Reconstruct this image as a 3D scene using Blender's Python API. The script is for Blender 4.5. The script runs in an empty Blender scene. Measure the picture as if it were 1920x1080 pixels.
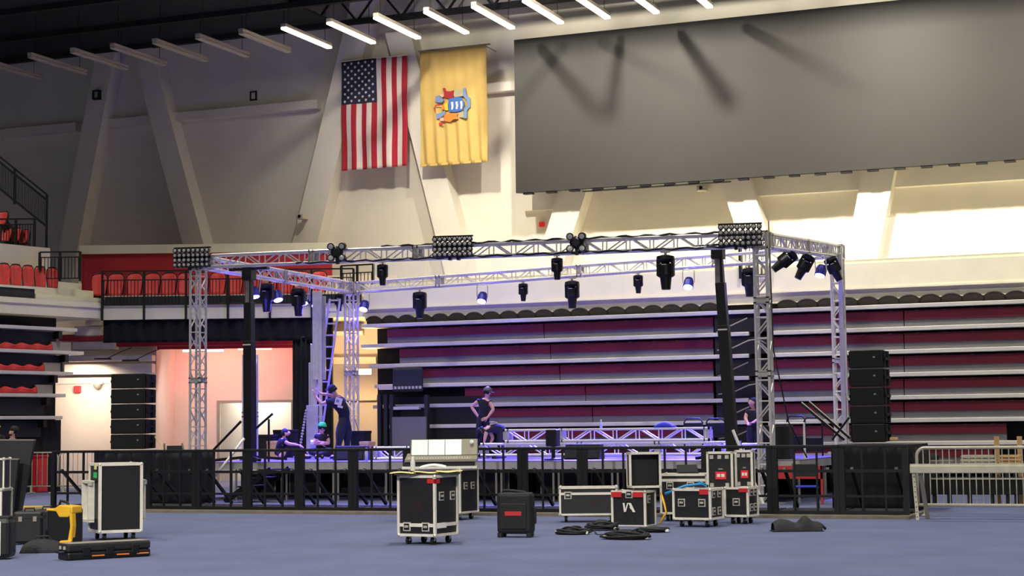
import bpy, bmesh, math, random
from mathutils import Vector, Matrix
random.seed(7)
C = bpy.context.scene
COL = C.collection
# ---------------------------------------------------------------- camera
FPX, PITCH, ROLL, YAW, EYE = 3198.0, 0.0817, 0.0120, 0.3857, 1.55
F_ = Vector((-math.sin(YAW)*math.cos(PITCH), math.cos(YAW)*math.cos(PITCH), math.sin(PITCH)))
R0 = Vector((math.cos(YAW), math.sin(YAW), 0)); U0 = R0.cross(F_)
R_ = math.cos(ROLL)*R0 - math.sin(ROLL)*U0
U_ = math.cos(ROLL)*U0 + math.sin(ROLL)*R0
cam = bpy.data.cameras.new('camera'); co = bpy.data.objects.new('camera', cam); COL.objects.link(co)
m = Matrix((R_, U_, -F_)).transposed().to_4x4(); m.translation = Vector((0, 0, EYE)); co.matrix_world = m
cam.sensor_fit = 'HORIZONTAL'; cam.sensor_width = 36; cam.lens = 36*FPX/1920; cam.clip_end = 300
C.camera = co
C.view_settings.view_transform = 'Standard'; C.view_settings.look = 'None'; C.view_settings.gamma = 1
C.view_settings.use_curve_mapping = False
C.view_settings.exposure = 0.12
# ---------------------------------------------------------------- world and big lights
w = bpy.data.worlds.new('world'); C.world = w; w.use_nodes = True
w.node_tree.nodes['Background'].inputs[0].default_value = (1.0, 0.94, 0.88, 1)
w.node_tree.nodes['Background'].inputs[1].default_value = 0.072
def area(loc, aim, size, power, col=(1, .95, .86), spread=180, sy=None):
    L = bpy.data.lights.new('area_light', 'AREA'); L.energy = power; L.color = col; L.shape = 'RECTANGLE'
    L.size = size; L.size_y = sy or size; L.spread = math.radians(spread)
    o = bpy.data.objects.new('area_light', L); COL.objects.link(o); o.location = loc
    o.rotation_euler = (Vector(aim)-Vector(loc)).to_track_quat('-Z', 'Y').to_euler(); return o
for X in (-34, -22, -10, 2):                       # high-bay lamps over the arena floor
    for Y in (10, 22, 33):
        area((X, Y, 14.6), (X+.01, Y+1, 0), 1.6, 420, (1, .95, .87), 110)
for X in (-16, -6, 4):                              # lamps over the near half of the hall, behind the photographer
    area((X, -8, 14.6), (X-6, 12, 0), 1.6, 420, (1, .95, .87), 50)
for X, pw in ((-19, 260), (-14.5, 420), (-8, 620), (-1, 640), (6, 620)):    # catwalk lamps washing the end wall
    area((X, 38.2, 14.4), (X+.8, 46, 6.5), .35, pw, (1, .93, .76), 105)
def spot(loc, aim, power, col, ang=50, blend=.6, r=.06):
    L = bpy.data.lights.new('spot_light', 'SPOT'); L.energy = power; L.color = col; L.spot_size = math.radians(ang)
    L.spot_blend = blend; L.shadow_soft_size = r
    o = bpy.data.objects.new('spot_light', L); COL.objects.link(o); o.location = loc
    o.rotation_euler = (Vector(aim)-Vector(loc)).to_track_quat('-Z', 'Y').to_euler(); return o
def point(loc, power, col, r=.1):
    L = bpy.data.lights.new('point_light', 'POINT'); L.energy = power; L.color = col; L.shadow_soft_size = r
    o = bpy.data.objects.new('point_light', L); COL.objects.link(o); o.location = loc; return o
# ---------------------------------------------------------------- measuring helpers
def ray(px, py):
    return F_ + (px-960)/FPX*R_ - (py-540)/FPX*U_
EYEV = Vector((0, 0, EYE))
class Fr:
    """a horizontal frame: x along a wall, y into the wall, z up"""
    def __init__(s, o, rz):
        s.o = Vector((o[0], o[1], 0)); s.rz = rz
        s.x = Vector((math.cos(rz), math.sin(rz), 0)); s.y = Vector((-math.sin(rz), math.cos(rz), 0))
    def hit(s, px, py, ly=0):
        d = ray(px, py); p0 = s.o + s.y*ly
        return EYEV + d*((p0-EYEV).dot(s.y)/d.dot(s.y))
    def L(s, px, py, ly=0):
        p = s.hit(px, py, ly)-s.o; return Vector((p.dot(s.x), ly, p.z))
    def W(s, lx, ly, lz=0):
        return s.o + s.x*lx + s.y*ly + Vector((0, 0, lz))
def PZ(px, py, Z=0):
    d = ray(px, py); return EYEV + d*((Z-EYE)/d.z)
W0 = Fr((0, 0), 0)
PY = lambda px, py, Y: W0.hit(px, py, Y)
def facing(p):                                      # frame through p, square to the view
    return Fr((p[0], p[1]), YAW)
# ---------------------------------------------------------------- mesh helpers
class MB:
    def __init__(s): s.v = []; s.f = []; s.m = []; s.mi = 0
    def _add(s, vs, fs):
        n = len(s.v); s.v += [tuple(v) for v in vs]; s.f += [tuple(i+n for i in f) for f in fs]; s.m += [s.mi]*len(fs); return s
    def box(s, c, d, R=None):
        x, y, z = d[0]/2, d[1]/2, d[2]/2; c = Vector(c)
        vs = [Vector(p) for p in ((-x,-y,-z),(x,-y,-z),(x,y,-z),(-x,y,-z),(-x,-y,z),(x,-y,z),(x,y,z),(-x,y,z))]
        if R is not None: vs = [R @ v for v in vs]
        return s._add([v+c for v in vs], ((0,3,2,1),(4,5,6,7),(0,1,5,4),(1,2,6,5),(2,3,7,6),(3,0,4,7)))
    def bb(s, a, b):
        return s.box([(a[i]+b[i])/2 for i in range(3)], [abs(a[i]-b[i]) for i in range(3)])
    def cyl(s, p, q, r, n=8, r2=None, caps=True):
        p = Vector(p); q = Vector(q); d = q-p; r2 = r if r2 is None else r2
        if d.length < 1e-6: return s
        t = d.normalized(); u = t.orthogonal().normalized(); w = t.cross(u)
        vs = []
        for c_, rr in ((p, r), (q, r2)):
            for i in range(n):
                a = 2*math.pi*(i+.5)/n; vs.append(c_ + (u*math.cos(a)+w*math.sin(a))*rr)
        fs = [(i, (i+1) % n, n+(i+1) % n, n+i) for i in range(n)]
        if caps: fs += [tuple(range(n-1, -1, -1)), tuple(range(n, 2*n))]
        return s._add(vs, fs)
    def bar(s, p, q, w_, h_, up=(0, 0, 1)):          # rectangular bar from p to q
        p = Vector(p); q = Vector(q); t = (q-p).normalized(); u = Vector(up)
        if abs(t.dot(u)) > .98: u = Vector((0, 1, 0))
        sx = t.cross(u).normalized(); uz = sx.cross(t)
        vs = [c_ + sx*a*w_/2 + uz*b*h_/2 for c_ in (p, q) for a, b in ((-1,-1),(1,-1),(1,1),(-1,1))]
        return s._add(vs, ((0,1,2,3),(7,6,5,4),(0,4,5,1),(1,5,6,2),(2,6,7,3),(3,7,4,0)))
    def tube(s, pts, r, n=6):
        pts = [Vector(p) for p in pts]
        ring = []; u = None
        for i, p in enumerate(pts):
            t = (pts[min(i+1, len(pts)-1)]-pts[max(i-1, 0)]).normalized()
            u = t.orthogonal().normalized() if u is None else (u-t*u.dot(t)).normalized()
            w_ = t.cross(u); rr = r[i] if isinstance(r, (list, tuple)) else r
            ring += [p+(u*math.cos(2*math.pi*k/n)+w_*math.sin(2*math.pi*k/n))*rr for k in range(n)]
        fs = []
        for i in range(len(pts)-1):
            for k in range(n): fs.append((i*n+k, i*n+(k+1) % n, (i+1)*n+(k+1) % n, (i+1)*n+k))
        fs += [tuple(range(n-1, -1, -1)), tuple(range((len(pts)-1)*n, len(pts)*n))]
        return s._add(ring, fs)
    def lathe(s, prof, c, axis=(0, 0, 1), n=16):     # prof: (radius, height along axis)
        t = Vector(axis).normalized(); u = t.orthogonal().normalized(); w_ = t.cross(u); c = Vector(c); vs = []
        for r, h in prof:
            vs += [c+t*h+(u*math.cos(2*math.pi*k/n)+w_*math.sin(2*math.pi*k/n))*max(r, 1e-4) for k in range(n)]
        fs = []
        for i in range(len(prof)-1):
            for k in range(n): fs.append((i*n+k, i*n+(k+1) % n, (i+1)*n+(k+1) % n, (i+1)*n+k))
        fs += [tuple(range(n-1, -1, -1)), tuple(range((len(prof)-1)*n, len(prof)*n))]
        return s._add(vs, fs)
    def prism(s, poly, y0, y1):                      # poly in xz, extruded along y
        n = len(poly); vs = [(x, y0, z) for x, z in poly]+[(x, y1, z) for x, z in poly]
        fs = [tuple(range(n)), tuple(range(2*n-1, n-1, -1))]
        fs += [(i, n+i, n+(i+1) % n, (i+1) % n) for i in range(n)]
        return s._add(vs, fs)
    def prismx(s, poly, x0, x1):                     # poly in yz, extruded along x
        n = len(poly); vs = [(x0, y, z) for y, z in poly]+[(x1, y, z) for y, z in poly]
        fs = [tuple(range(n-1, -1, -1)), tuple(range(n, 2*n))]
        fs += [(i, (i+1) % n, n+(i+1) % n, n+i) for i in range(n)]
        return s._add(vs, fs)
    def prismz(s, poly, z0, z1):
        n = len(poly); vs = [(x, y, z0) for x, y in poly]+[(x, y, z1) for x, y in poly]
        fs = [tuple(range(n-1, -1, -1)), tuple(range(n, 2*n))]
        fs += [(i, (i+1) % n, n+(i+1) % n, n+i) for i in range(n)]
        return s._add(vs, fs)
    def grid(s, fn, nu, nv, keep=None, thick=None):
        n = len(s.v); s.v += [tuple(fn(i/nu, j/nv)) for j in range(nv+1) for i in range(nu+1)]
        for j in range(nv):
            for i in range(nu):
                s.f.append((n+j*(nu+1)+i, n+j*(nu+1)+i+1, n+(j+1)*(nu+1)+i+1, n+(j+1)*(nu+1)+i))
                s.m.append(keep(i/nu, j/nv) if keep else s.mi)
        return s
    def build(s, name, mat, parent=None, bevel=0, smooth=False, solid=0, loc=None, rz=0, subsurf=0):
        me = bpy.data.meshes.new(name); me.from_pydata(s.v, [], s.f)
        ms = mat if isinstance(mat, (list, tuple)) else [mat]
        for mm in ms: me.materials.append(mm)
        if len(ms) > 1: me.polygons.foreach_set('material_index', s.m)
        if smooth: me.polygons.foreach_set('use_smooth', [True]*len(s.f))
        me.validate(); me.update()
        bm = bmesh.new(); bm.from_mesh(me); bmesh.ops.recalc_face_normals(bm, faces=bm.faces); bm.to_mesh(me); bm.free()
        o = bpy.data.objects.new(name, me); COL.objects.link(o)
        if parent: o.parent = parent
        if loc is not None: o.location = loc
        if rz: o.rotation_euler = (0, 0, rz)
        if solid: q = o.modifiers.new('solid', 'SOLIDIFY'); q.thickness = solid
        if subsurf: q = o.modifiers.new('sub', 'SUBSURF'); q.levels = q.render_levels = subsurf
        if bevel: q = o.modifiers.new('bevel', 'BEVEL'); q.width = bevel; q.segments = 2; q.limit_method = 'ANGLE'
        return o
def thing(name, label, cat, loc=(0, 0, 0), rz=0, group=None):
    o = bpy.data.objects.new(name, None); COL.objects.link(o); o.location = loc; o.rotation_euler = (0, 0, rz)
    o.empty_display_size = .1; tag(o, label, cat, group); return o
def tag(o, label, cat, group=None):
    o['label'] = label; o['category'] = cat
    if group: o['group'] = group
    return o
def struct(o, **k):
    o['kind'] = 'structure'; return o
KIDS = {}
def kids(o): return [c for c in bpy.data.objects if c.parent == o]
def dup(root, loc, rz=None, label=None, group=None, rot=None):
    if root not in KIDS: KIDS[root] = [(c, [(d, kids(d)) for d in kids(c)]) for c in kids(root)]
    r = root.copy(); COL.objects.link(r); r.location = loc
    if rz is not None: r.rotation_euler = (0, 0, rz)
    if rot is not None: r.rotation_euler = rot
    if label: r['label'] = label
    if group: r['group'] = group
    for c, gs in KIDS[root]:
        k = c.copy(); COL.objects.link(k); k.parent = r
        for g, _ in gs:
            d = g.copy(); COL.objects.link(d); d.parent = k
    return r
ORD = ['first','second','third','fourth','fifth','sixth','seventh','eighth','ninth','tenth','eleventh','twelfth','thirteenth','fourteenth','fifteenth','sixteenth','seventeenth','eighteenth','nineteenth']
def ordn(i):
    if i < 19: return ORD[i]
    n = i+1; tens = {2:'twent',3:'thirt',4:'fort',5:'fift'}[n//10]
    return tens+'ieth' if n % 10 == 0 else tens+'y-'+ORD[n % 10-1]
# ---------------------------------------------------------------- materials
def srgb(h):
    h = [int(h[i:i+2], 16)/255 for i in (0, 2, 4)]
    return [c/12.92 if c <= .04045 else ((c+.055)/1.055)**2.4 for c in h]
def mat(name, hexc, rough=.6, metal=0, var=.12, scale=6, bump=.0, bscale=40, emit=None, estr=0, stretch=(1, 1, 1), spec=.5):
    m = bpy.data.materials.new(name); m.use_nodes = True; nt = m.node_tree; b = nt.nodes['Principled BSDF']
    c = srgb(hexc)
    tc = nt.nodes.new('ShaderNodeTexCoord'); mp = nt.nodes.new('ShaderNodeMapping'); mp.inputs['Scale'].default_value = stretch
    nz = nt.nodes.new('ShaderNodeTexNoise'); nz.inputs['Scale'].default_value = scale; nz.inputs['Detail'].default_value = 5
    rp = nt.nodes.new('ShaderNodeValToRGB'); rp.color_ramp.elements[0].position = .3; rp.color_ramp.elements[1].position = .7
    rp.color_ramp.elements[0].color = [x*(1-var) for x in c]+[1]; rp.color_ramp.elements[1].color = [min(1, x*(1+var)) for x in c]+[1]
    L = nt.links.new
    L(tc.outputs['Object'], mp.inputs[0]); L(mp.outputs[0], nz.inputs['Vector']); L(nz.outputs['Fac'], rp.inputs[0]); L(rp.outputs[0], b.inputs['Base Color'])
    b.inputs['Roughness'].default_value = rough; b.inputs['Metallic'].default_value = metal; b.inputs['Specular IOR Level'].default_value = spec
    if bump:
        n2 = nt.nodes.new('ShaderNodeTexNoise'); n2.inputs['Scale'].default_value = bscale; n2.inputs['Detail'].default_value = 4
        bp = nt.nodes.new('ShaderNodeBump'); bp.inputs['Strength'].default_value = bump; bp.inputs['Distance'].default_value = .02
        L(mp.outputs[0], n2.inputs['Vector']); L(n2.outputs['Fac'], bp.inputs['Height']); L(bp.outputs[0], b.inputs['Normal'])
    if emit:
        b.inputs['Emission Color'].default_value = srgb(emit)+[1]; b.inputs['Emission Strength'].default_value = estr
    return m
M = dict(
    carpet=mat('carpet', '6b7292', .95, 0, .10, .9, .6, 160, spec=.15),
    concrete=mat('concrete', 'e4dfc6', .8, 0, .04, 1.5, .1, 30),
    wall=mat('wall_paint', 'e2dbcf', .85, 0, .05, .8, .15, 60),
    kerb=mat('kerb', '77705f', .85, 0, .2, 5, .3, 30),
    redwall=mat('red_wall', 'b0202e', .6, 0, .06, 2),
    ceil=mat('ceiling_deck', '1b2024', .9, 0, .3, 1.2),
    joist=mat('joist_paint', '14171a', .7, 0, .2, 3),
    steelgrey=mat('grey_steel', '8d857b', .6, 0, .1, 3),
    lamp_body=mat('lamp_body', 'b8ada0', .5, 0, .05),
    lamp_on=mat('lamp_tube', 'fffaf0', .5, 0, 0, emit='fff3dc', estr=3.5),
    led=mat('led_tile', '2e2b28', .55, 0, .05, .35, .0),
    black=mat('black_paint', '0b0c0e', .45, 0, .2, 10),
    blackmatt=mat('matt_black', '0c0d10', .8, 0, .25, 8),
    drape=mat('black_drape', '0e1016', .95, 0, .3, 3, .3, 20, stretch=(1, 1, .1)),
    ply=mat('black_laminate', '17171a', .5, 0, .25, 14, .15, 60),
    alu=mat('aluminium', 'ece6d6', .45, .15, .08, 12),
    truss=mat('truss_aluminium', 'e8e4de', .35, .35, .08, 15),
    mast=mat('mast_aluminium', 'c6c2ba', .4, .35, .1, 8),
    chrome=mat('latch_steel', 'cfcabc', .35, .35, .25, 30),
    rubber=mat('rubber', '16161a', .7, 0, .2, 20),
    scrawl=mat('red_chalk', '5a1a20', .8, 0, .1), redseat=mat('red_seat', 'd23a36', .45, 0, .06, 6),
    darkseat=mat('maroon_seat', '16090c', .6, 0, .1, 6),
    redpanel=mat('red_bench', '741726', .5, 0, .08, 1.5),
    riser=mat('grey_riser', '6c6a6c', .6, 0, .1, 1.2),
    nosing=mat('nosing_aluminium', 'd6d3c8', .45, .25, .05, 3),
    trackdark=mat('understructure', '23262a', .7, 0, .3, 2),
    steel=mat('galvanised_steel', 'cfc9b2', .4, .3, .1, 10),
    glass=None,
    deck=mat('stage_deck', '6d6a80', .45, 0, .1, 3),
    beige=mat('concourse_paint', 'dccabc', .8, 0, .05, 1),
    white=mat('white_paint', 'efece4', .6, 0, .03, 3),
    yellow=mat('yellow_plastic', 'e8b21e', .5, 0, .08, 5),
    yellowpaper=mat('yellow_paper', 'e2d590', .8, 0, .1, 12),
    redtape=mat('red_tape', 'c4262c', .5, 0, .05),
    bluetape=mat('blue_hose', '2f8fc8', .5, 0, .05),
    green=mat('green_tape', '35c060', .5, 0, .05),
    skin=mat('skin', 'd9a48a', .6, 0, .06, 8),
    shirt=mat('black_cotton', '14161c', .9, 0, .2, 10, .2, 30),
    jeans=mat('dark_denim', '20222a', .9, 0, .2, 10),
    hair=mat('dark_hair', '1c1512', .8, 0, .2, 30),
    greencap=mat('green_cap', '2fbf55', .8, 0, .05),
    greycap=mat('grey_hard_hat', '57504e', .5, 0, .05),
    bag=mat('black_nylon', '101114', .7, 0, .3, 9, .4, 40),
    wood=mat('raw_timber', 'd6ae78', .7, 0, .15, 6),
    screenglow=mat('console_screen', 'b4c4b8', .3, 0, .10, 3, emit='c4dccb', estr=.25),
    consolegrey=mat('console_grey', '8a8370', .5, 0, .05),
    lens=mat('lamp_lens', 'd8d6d0', .15, 0, .1, 20),
    parlens=mat('par_lens', '8080ff', .3, 0, 0, emit='6a60ff', estr=40),
    bluepar=mat('par_can', '20208a', .4, .2, .1, 10),
    paper=mat('paper', 'f2efe6', .8, 0, .03),
    signred=mat('red_sign', 'd02a2a', .5, 0, .05, emit='d02a2a', estr=.3),
    orange=mat('orange_cloth', 'e07a2a', .8, 0, .05), crimson=mat('crimson_cloth', '9c1f2c', .8, 0, .05),
    flagred=mat('flag_red', 'a81a30', .85, 0, .06, 5), flagwhite=mat('flag_white', 'dccdc8', .85, 0, .04, 5),
    flagblue=mat('flag_blue', '1c2340', .85, 0, .06, 5), buff=mat('flag_buff', 'c8a860', .85, 0, .05, 2),
    shield=mat('shield_blue', '3c66ad', .8, 0, .05), scroll=mat('scroll_blue', '7086ac', .8, 0, .05),
    stone=mat('grey_figure', 'a89f80', .8, 0, .08, 12),
    bluebottle=mat('clear_plastic', 'c5cad6', .15, 0, .02),
    bluecloth=mat('blue_bag', '2a37b8', .8, 0, .1),
    redbox=mat('red_plastic', 'cc2730', .5, 0, .05),
    warmlamp=mat('warm_lamp', 'fff0c0', .5, 0, 0, emit='ffe2a0', estr=60),
    redlamp=mat('red_lit_tube', 'ffd8cc', .5, 0, 0, emit='ff9a88', estr=8),
    ductwhite=mat('pale_duct', 'e9dccb', .6, 0, .08, 3),
)
g = bpy.data.materials.new('glass_panel'); g.use_nodes = True; b = g.node_tree.nodes['Principled BSDF']
b.inputs['Base Color'].default_value = (.86, .9, .86, 1); b.inputs['Roughness'].default_value = .02; b.inputs['Alpha'].default_value = .16
M['glass'] = g
# ================================================================ setting
YW, YL, YF, YB = 46.2, 45.0, 42.0, 28.47          # end wall, video wall, balcony face, crowd barricade
struct(MB().bb((-75, -12, -.1), (35, 60, 0)).build('floor', M['carpet']))
CEIL = PY(100, 122, YW).z
mb = MB(); mb.bb((-80, YW, 0), (40, YW+.3, CEIL+2)); struct(mb.build('wall_back', M['wall']))
mb = MB(); mb.bb((-80, 33, CEIL+1.2), (40, 47, CEIL+1.3)); struct(mb.build('ceiling', M['ceil']))
# dark roof deck: purlins and open joists just under it
k = 0
for Y in (37.5, 40.2, 43.0, 45.6):
    t = MB(); t.bb((-70, Y-.09, CEIL+.05), (35, Y+.09, CEIL+.22)); t.bb((-70, Y-.09, CEIL+1.0), (35, Y+.09, CEIL+1.15))
    x = -70
    while x < 34:
        t.bar((x, Y, CEIL+.15), (x+.75, Y, CEIL+1.05), .06, .06); t.bar((x+.75, Y, CEIL+1.05), (x+1.5, Y, CEIL+.15), .06, .06); x += 1.5
    struct(t.build('trim_%d' % (10+k), M['joist'])); k += 1
x = -70
t = MB()
while x < 34:
    t.bb((x, 34, CEIL+.85), (x+.12, YW, CEIL+1.15)); x += 3.1
struct(t.build('trim_15', M['joist']))
# dark acoustic deck hanging in front of the wall on the left
t = MB(); t.bb((-75, 36, CEIL+.22), (PY(640, 60, YW).x, YW-.5, CEIL+.3)); struct(t.build('trim_16', M['ceil']))
# raking wall struts and the horizontal ribs
def strut(a, b, wid, name, dep=.6):
    A = PY(a[0], a[1], YW-dep); B = PY(b[0], b[1], YW-dep)
    d = Vector((B.x-A.x, 0, B.z-A.z)).normalized()
    hw = wid/2/abs(d.z)
    e1 = (A.z-CEIL-1)/abs(d.z); A2 = A-d*(-e1 if d.z > 0 else e1) if False else A
    sl = (B.x-A.x)/(B.z-A.z)
    zt, zb = min(CEIL+1.1, A.z+3), 4.0
    xt, xb = A.x+sl*(zt-A.z), A.x+sl*(zb-A.z)
    t = MB(); t.prism([(xb-hw, zb), (xb+hw, zb), (xt+hw, zt), (xt-hw, zt)], YW-dep, YW+.02); struct(t.build(name, M['wall']))
strut((190, 140), (128, 465), .72, 'trim_1'); strut((278, 140), (362, 457), .72, 'trim_2')
strut((650, 130), (575, 440), .85, 'trim_3'); strut((790, 240), (850, 480), .8, 'trim_4')
strut((1068, 375), (1038, 470), .8, 'trim_5'); strut((1390, 375), (1425, 480), .8, 'trim_6')
strut((1645, 330), (1618, 470), .85, 'trim_7')
z1 = PY(460, 203, YW).z; z0 = z1-.27
for i, (a, b) in enumerate(((-60, 152), (208, 295), (330, 603), (700, 1000))):
    xa, xb = PY(a, 200, YW).x, PY(b, 200, YW).x
    struct(MB().bb((xa, YW-.3, z0), (xb, YW+.02, z1)).build('trim_%d' % (20+i), M['wall']))
# wide ledge under the video wall on the right
za = PY(1700, 352, YW).z
struct(MB().bb((PY(1395, 365, YW).x, YW-.25, za), (30, YW+.02, za+.9)).build('trim_24', M['wall']))
struct(MB().bb((PY(985, 390, YW).x, YW-.2, za+.0), (PY(1062, 390, YW).x, YW+.02, za+.9)).build('trim_25', M['wall']))

# ---- video wall
def led_wall():
    a = PY(963, 75, YL); b = PY(968, 362, YL); x0, zt, zb = (a.x+b.x)/2, a.z, b.z; x1 = PY(2250, 250, YL).x
    o = thing('video_wall', 'huge dark grey LED video wall hanging on the end wall, switched off', 'screen', (x0, YL, zb))
    W, H = x1-x0, zt-zb
    nx, nz = 26, 8; t = MB()
    for i in range(nx):
        for j in range(nz):
            t.bb((i*W/nx+.0002, 0, j*H/nz+.0002), ((i+1)*W/nx-.0002, .08, (j+1)*H/nz-.0002))
    p = t.build('screen_tiles', M['led'], o); p['kind'] = 'stuff'
    MB().bb((.02, .078, .02), (W-.02, .3, H-.02)).build('cabinet_back', M['black'], o)
    t = MB()
    for i in range(0, nx):
        t.bb((i*W/nx+W/nx*.3, .02, -.05), (i*W/nx+W/nx*.7, .2, .0))
    t.bb((2.0, .05, -.09), (6.3, .12, -.05))
    t.build('bottom_bumper', M['black'], o)
    t = MB()
    for i in range(0, nx, 2):
        t.bb((i*W/nx, .3, H*.25), (i*W/nx+.1, YW-YL+.01, H*.25+.1)); t.bb((i*W/nx, .3, H*.8), (i*W/nx+.1, YW-YL+.01, H*.8+.1))
    t.build('mounting_bracket', M['steelgrey'], o)
led_wall()
# ---- small things on the wall
def wallbox(px, py, wpx, hpx, m, name, label, cat, dep=.12, Y=YW, extra=None):
    a = PY(px-wpx/2, py-hpx/2, Y); b = PY(px+wpx/2, py+hpx/2, Y); c = ((a.x+b.x)/2, Y, (a.z+b.z)/2)
    o = thing(name, label, cat, c); W, H = b.x-a.x, a.z-b.z
    t = MB(); e = .04
    t.bb((-W/2, -dep, -H/2), (-W/2+e, 0, H/2)); t.bb((W/2-e, -dep, -H/2), (W/2, 0, H/2)); t.bb((-W/2, -dep, H/2-e), (W/2, 0, H/2)); t.bb((-W/2, -dep, -H/2), (W/2, 0, -H/2+e))
    t.build('frame', M['black'] if extra is None else m, o)
    MB().bb((-W/2+e, -dep*.6, -H/2+e), (W/2-e, 0, H/2-e)).build('face_plate', m, o)
    return o
o = wallbox(184, 179, 12, 16, M['lamp_body'], 'wall_speaker', 'small square wall speaker on the raking strut left of the flags', 'speaker', .15, YW-.6)
wallbox(476, 180, 12, 16, M['wall'], 'access_hatch', 'small square hatch on the dim wall above the rib, left of the flags', 'hatch', .05)
o = wallbox(1017, 421, 9, 8, M['signred'], 'fire_alarm', 'small red fire alarm strobe on the bright wall under the video wall', 'alarm', .08, YW, 1)
def camera_box(px, py, Y, label):
    p = PY(px, py, Y); o = thing('security_camera', label, 'camera', p)
    MB().bb((-.05, .0, -.05), (.05, .25, .05)).build('bracket', M['lamp_body'], o)
    MB().bb((-.13, -.22, -.08), (.12, .02, .07)).build('housing', M['lamp_body'], o, bevel=.015)
    MB().cyl((.0, -.24, 0), (.0, -.2, 0), .05, 12).build('lens', M['black'], o)
camera_box(568, 407, YW-.85, 'pale security camera on the strut left of the striped flag')
camera_box(1318, 354, YW-.25, 'small security camera hanging just under the video wall')
camera_box(1072, 371, YW-.25, 'small camera under the left end of the video wall')

# ---- strip lights hanging over the wall
HZ = 12.75
def strip(px0, py0, px1, py1, on, i):
    a = PZ(px0, py0, HZ); b = PZ(px1, py1, HZ); L = 2.75; y0 = a.y; x = (a.x+b.x)/2
    o = thing('strip_light', '%s strip light hanging near the end wall, %s from the left of the row' % ('glowing' if on else 'unlit grey', ordn(i)), 'light', (x, 42.3, HZ), 0, 'row of strip lights along the end wall')
    MB().prismx([(-L/2, 0), (L/2, 0), (L/2, .1), (-L/2, .1)], -.085, .085).build('housing', M['lamp_body'], o, bevel=.02)
    MB().prismx([(-L/2+.02, -.07), (L/2-.02, -.07), (L/2-.02, 0), (-L/2+.02, 0)], -.09, .09).build('diffuser', M['lamp_on'] if on else M['lamp_body'], o, bevel=.02)
    t = MB(); t.cyl((0, -L/2+.3, .1), (0, -L/2+.3, CEIL+1-HZ), .008, 5); t.cyl((0, L/2-.3, .1), (0, L/2-.3, CEIL+1-HZ), .008, 5)
    t.build('hanger', M['black'], o)
    if on: area((x, 42.3, HZ-.1), (x, 42.4, 0), .2, 28, (1, .93, .78), 180, 2.6)
S = [(-30,120,49,133),(34,97,128,127),(111,87,202,117),(190,79,277,110),(269,70,356,102),(352,60,436,95),(435,52,516,86),(517,42,598,81),(605,33,681,72),(692,22,766,63),(787,12,857,52),(877,1,945,44),(972,-10,1037,33),(1070,-22,1120,25),(1168,-35,1210,15),(1266,-48,1318,5)]
xs = []
for i, s in enumerate(S):
    strip(*s, i >= 7, i)

# ---------------------------------------------------------------- flags
def flag_frame(x0p, x1p, ytl, ybl, Y):
    a = PY(x0p, ytl, Y); b = PY(x0p, ybl, Y); c = PY(x1p, ytl, Y); return a, b, c
def us_flag():
    Y = YW-.75; tl = PY(640, 116, Y); tr = PY(763, 105, Y); bl = PY(643, 320, Y)
    W, H = tr.x-tl.x, tl.z-bl.z; zb = bl.z
    o = thing('flag', 'red and white striped flag with starred dark blue corner, hung vertically on the end wall', 'flag', (tl.x, Y, zb))
    f = lambda u, v: (u*W, .035*math.sin(u*24+v*1.5)*(1.15-v)+.02*math.sin(v*9+u*5), v*H)
    nu, nv = 52, 40
    t = MB(); cx, cz = 7/13, 1-.395
    def key(u, v):
        if u < cx-1e-3 and v >= cz-.01: return 2
        return 0 if int(u*13+1e-4) % 2 == 0 else 1
    t.grid(f, nu, nv, key); t.build('cloth', [M['flagred'], M['flagwhite'], M['flagblue']], o, solid=.006, smooth=True)
    s = MB()
    for r in range(11):                               # rows of the turned flag
        n = 5 if r % 2 == 0 else 4
        for c in range(n):
            u = cx*(.5+(c-(n-1)/2)*2)/1; u = cx*((c*2+(1 if n == 5 else 2))/10); v = 1-.395*((r+.75)/11.5)-.002
            x, y, z = f(u, v); R = .048; pts = []
            for k in range(10):
                a = math.pi/2+k*math.pi/5+math.pi/2; rr = R if k % 2 == 0 else R*.5; pts.append((x+rr*math.cos(a), z+rr*math.sin(a)))
            n0 = len(s.v); s.prism(pts, y-.022, y-.012)
    s.build('stars', M['flagwhite'], o)
    MB().cyl((-.02, 0, H+.01), (W+.02, 0, H+.01), .02, 8).build('top_rod', M['flagwhite'], o)
    for x in (.1, W-.1): MB().cyl((x, 0, H+.01), (x, .74, H+.01), .015, 6).build('wall_bracket', M['steelgrey'], o)
us_flag()
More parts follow.
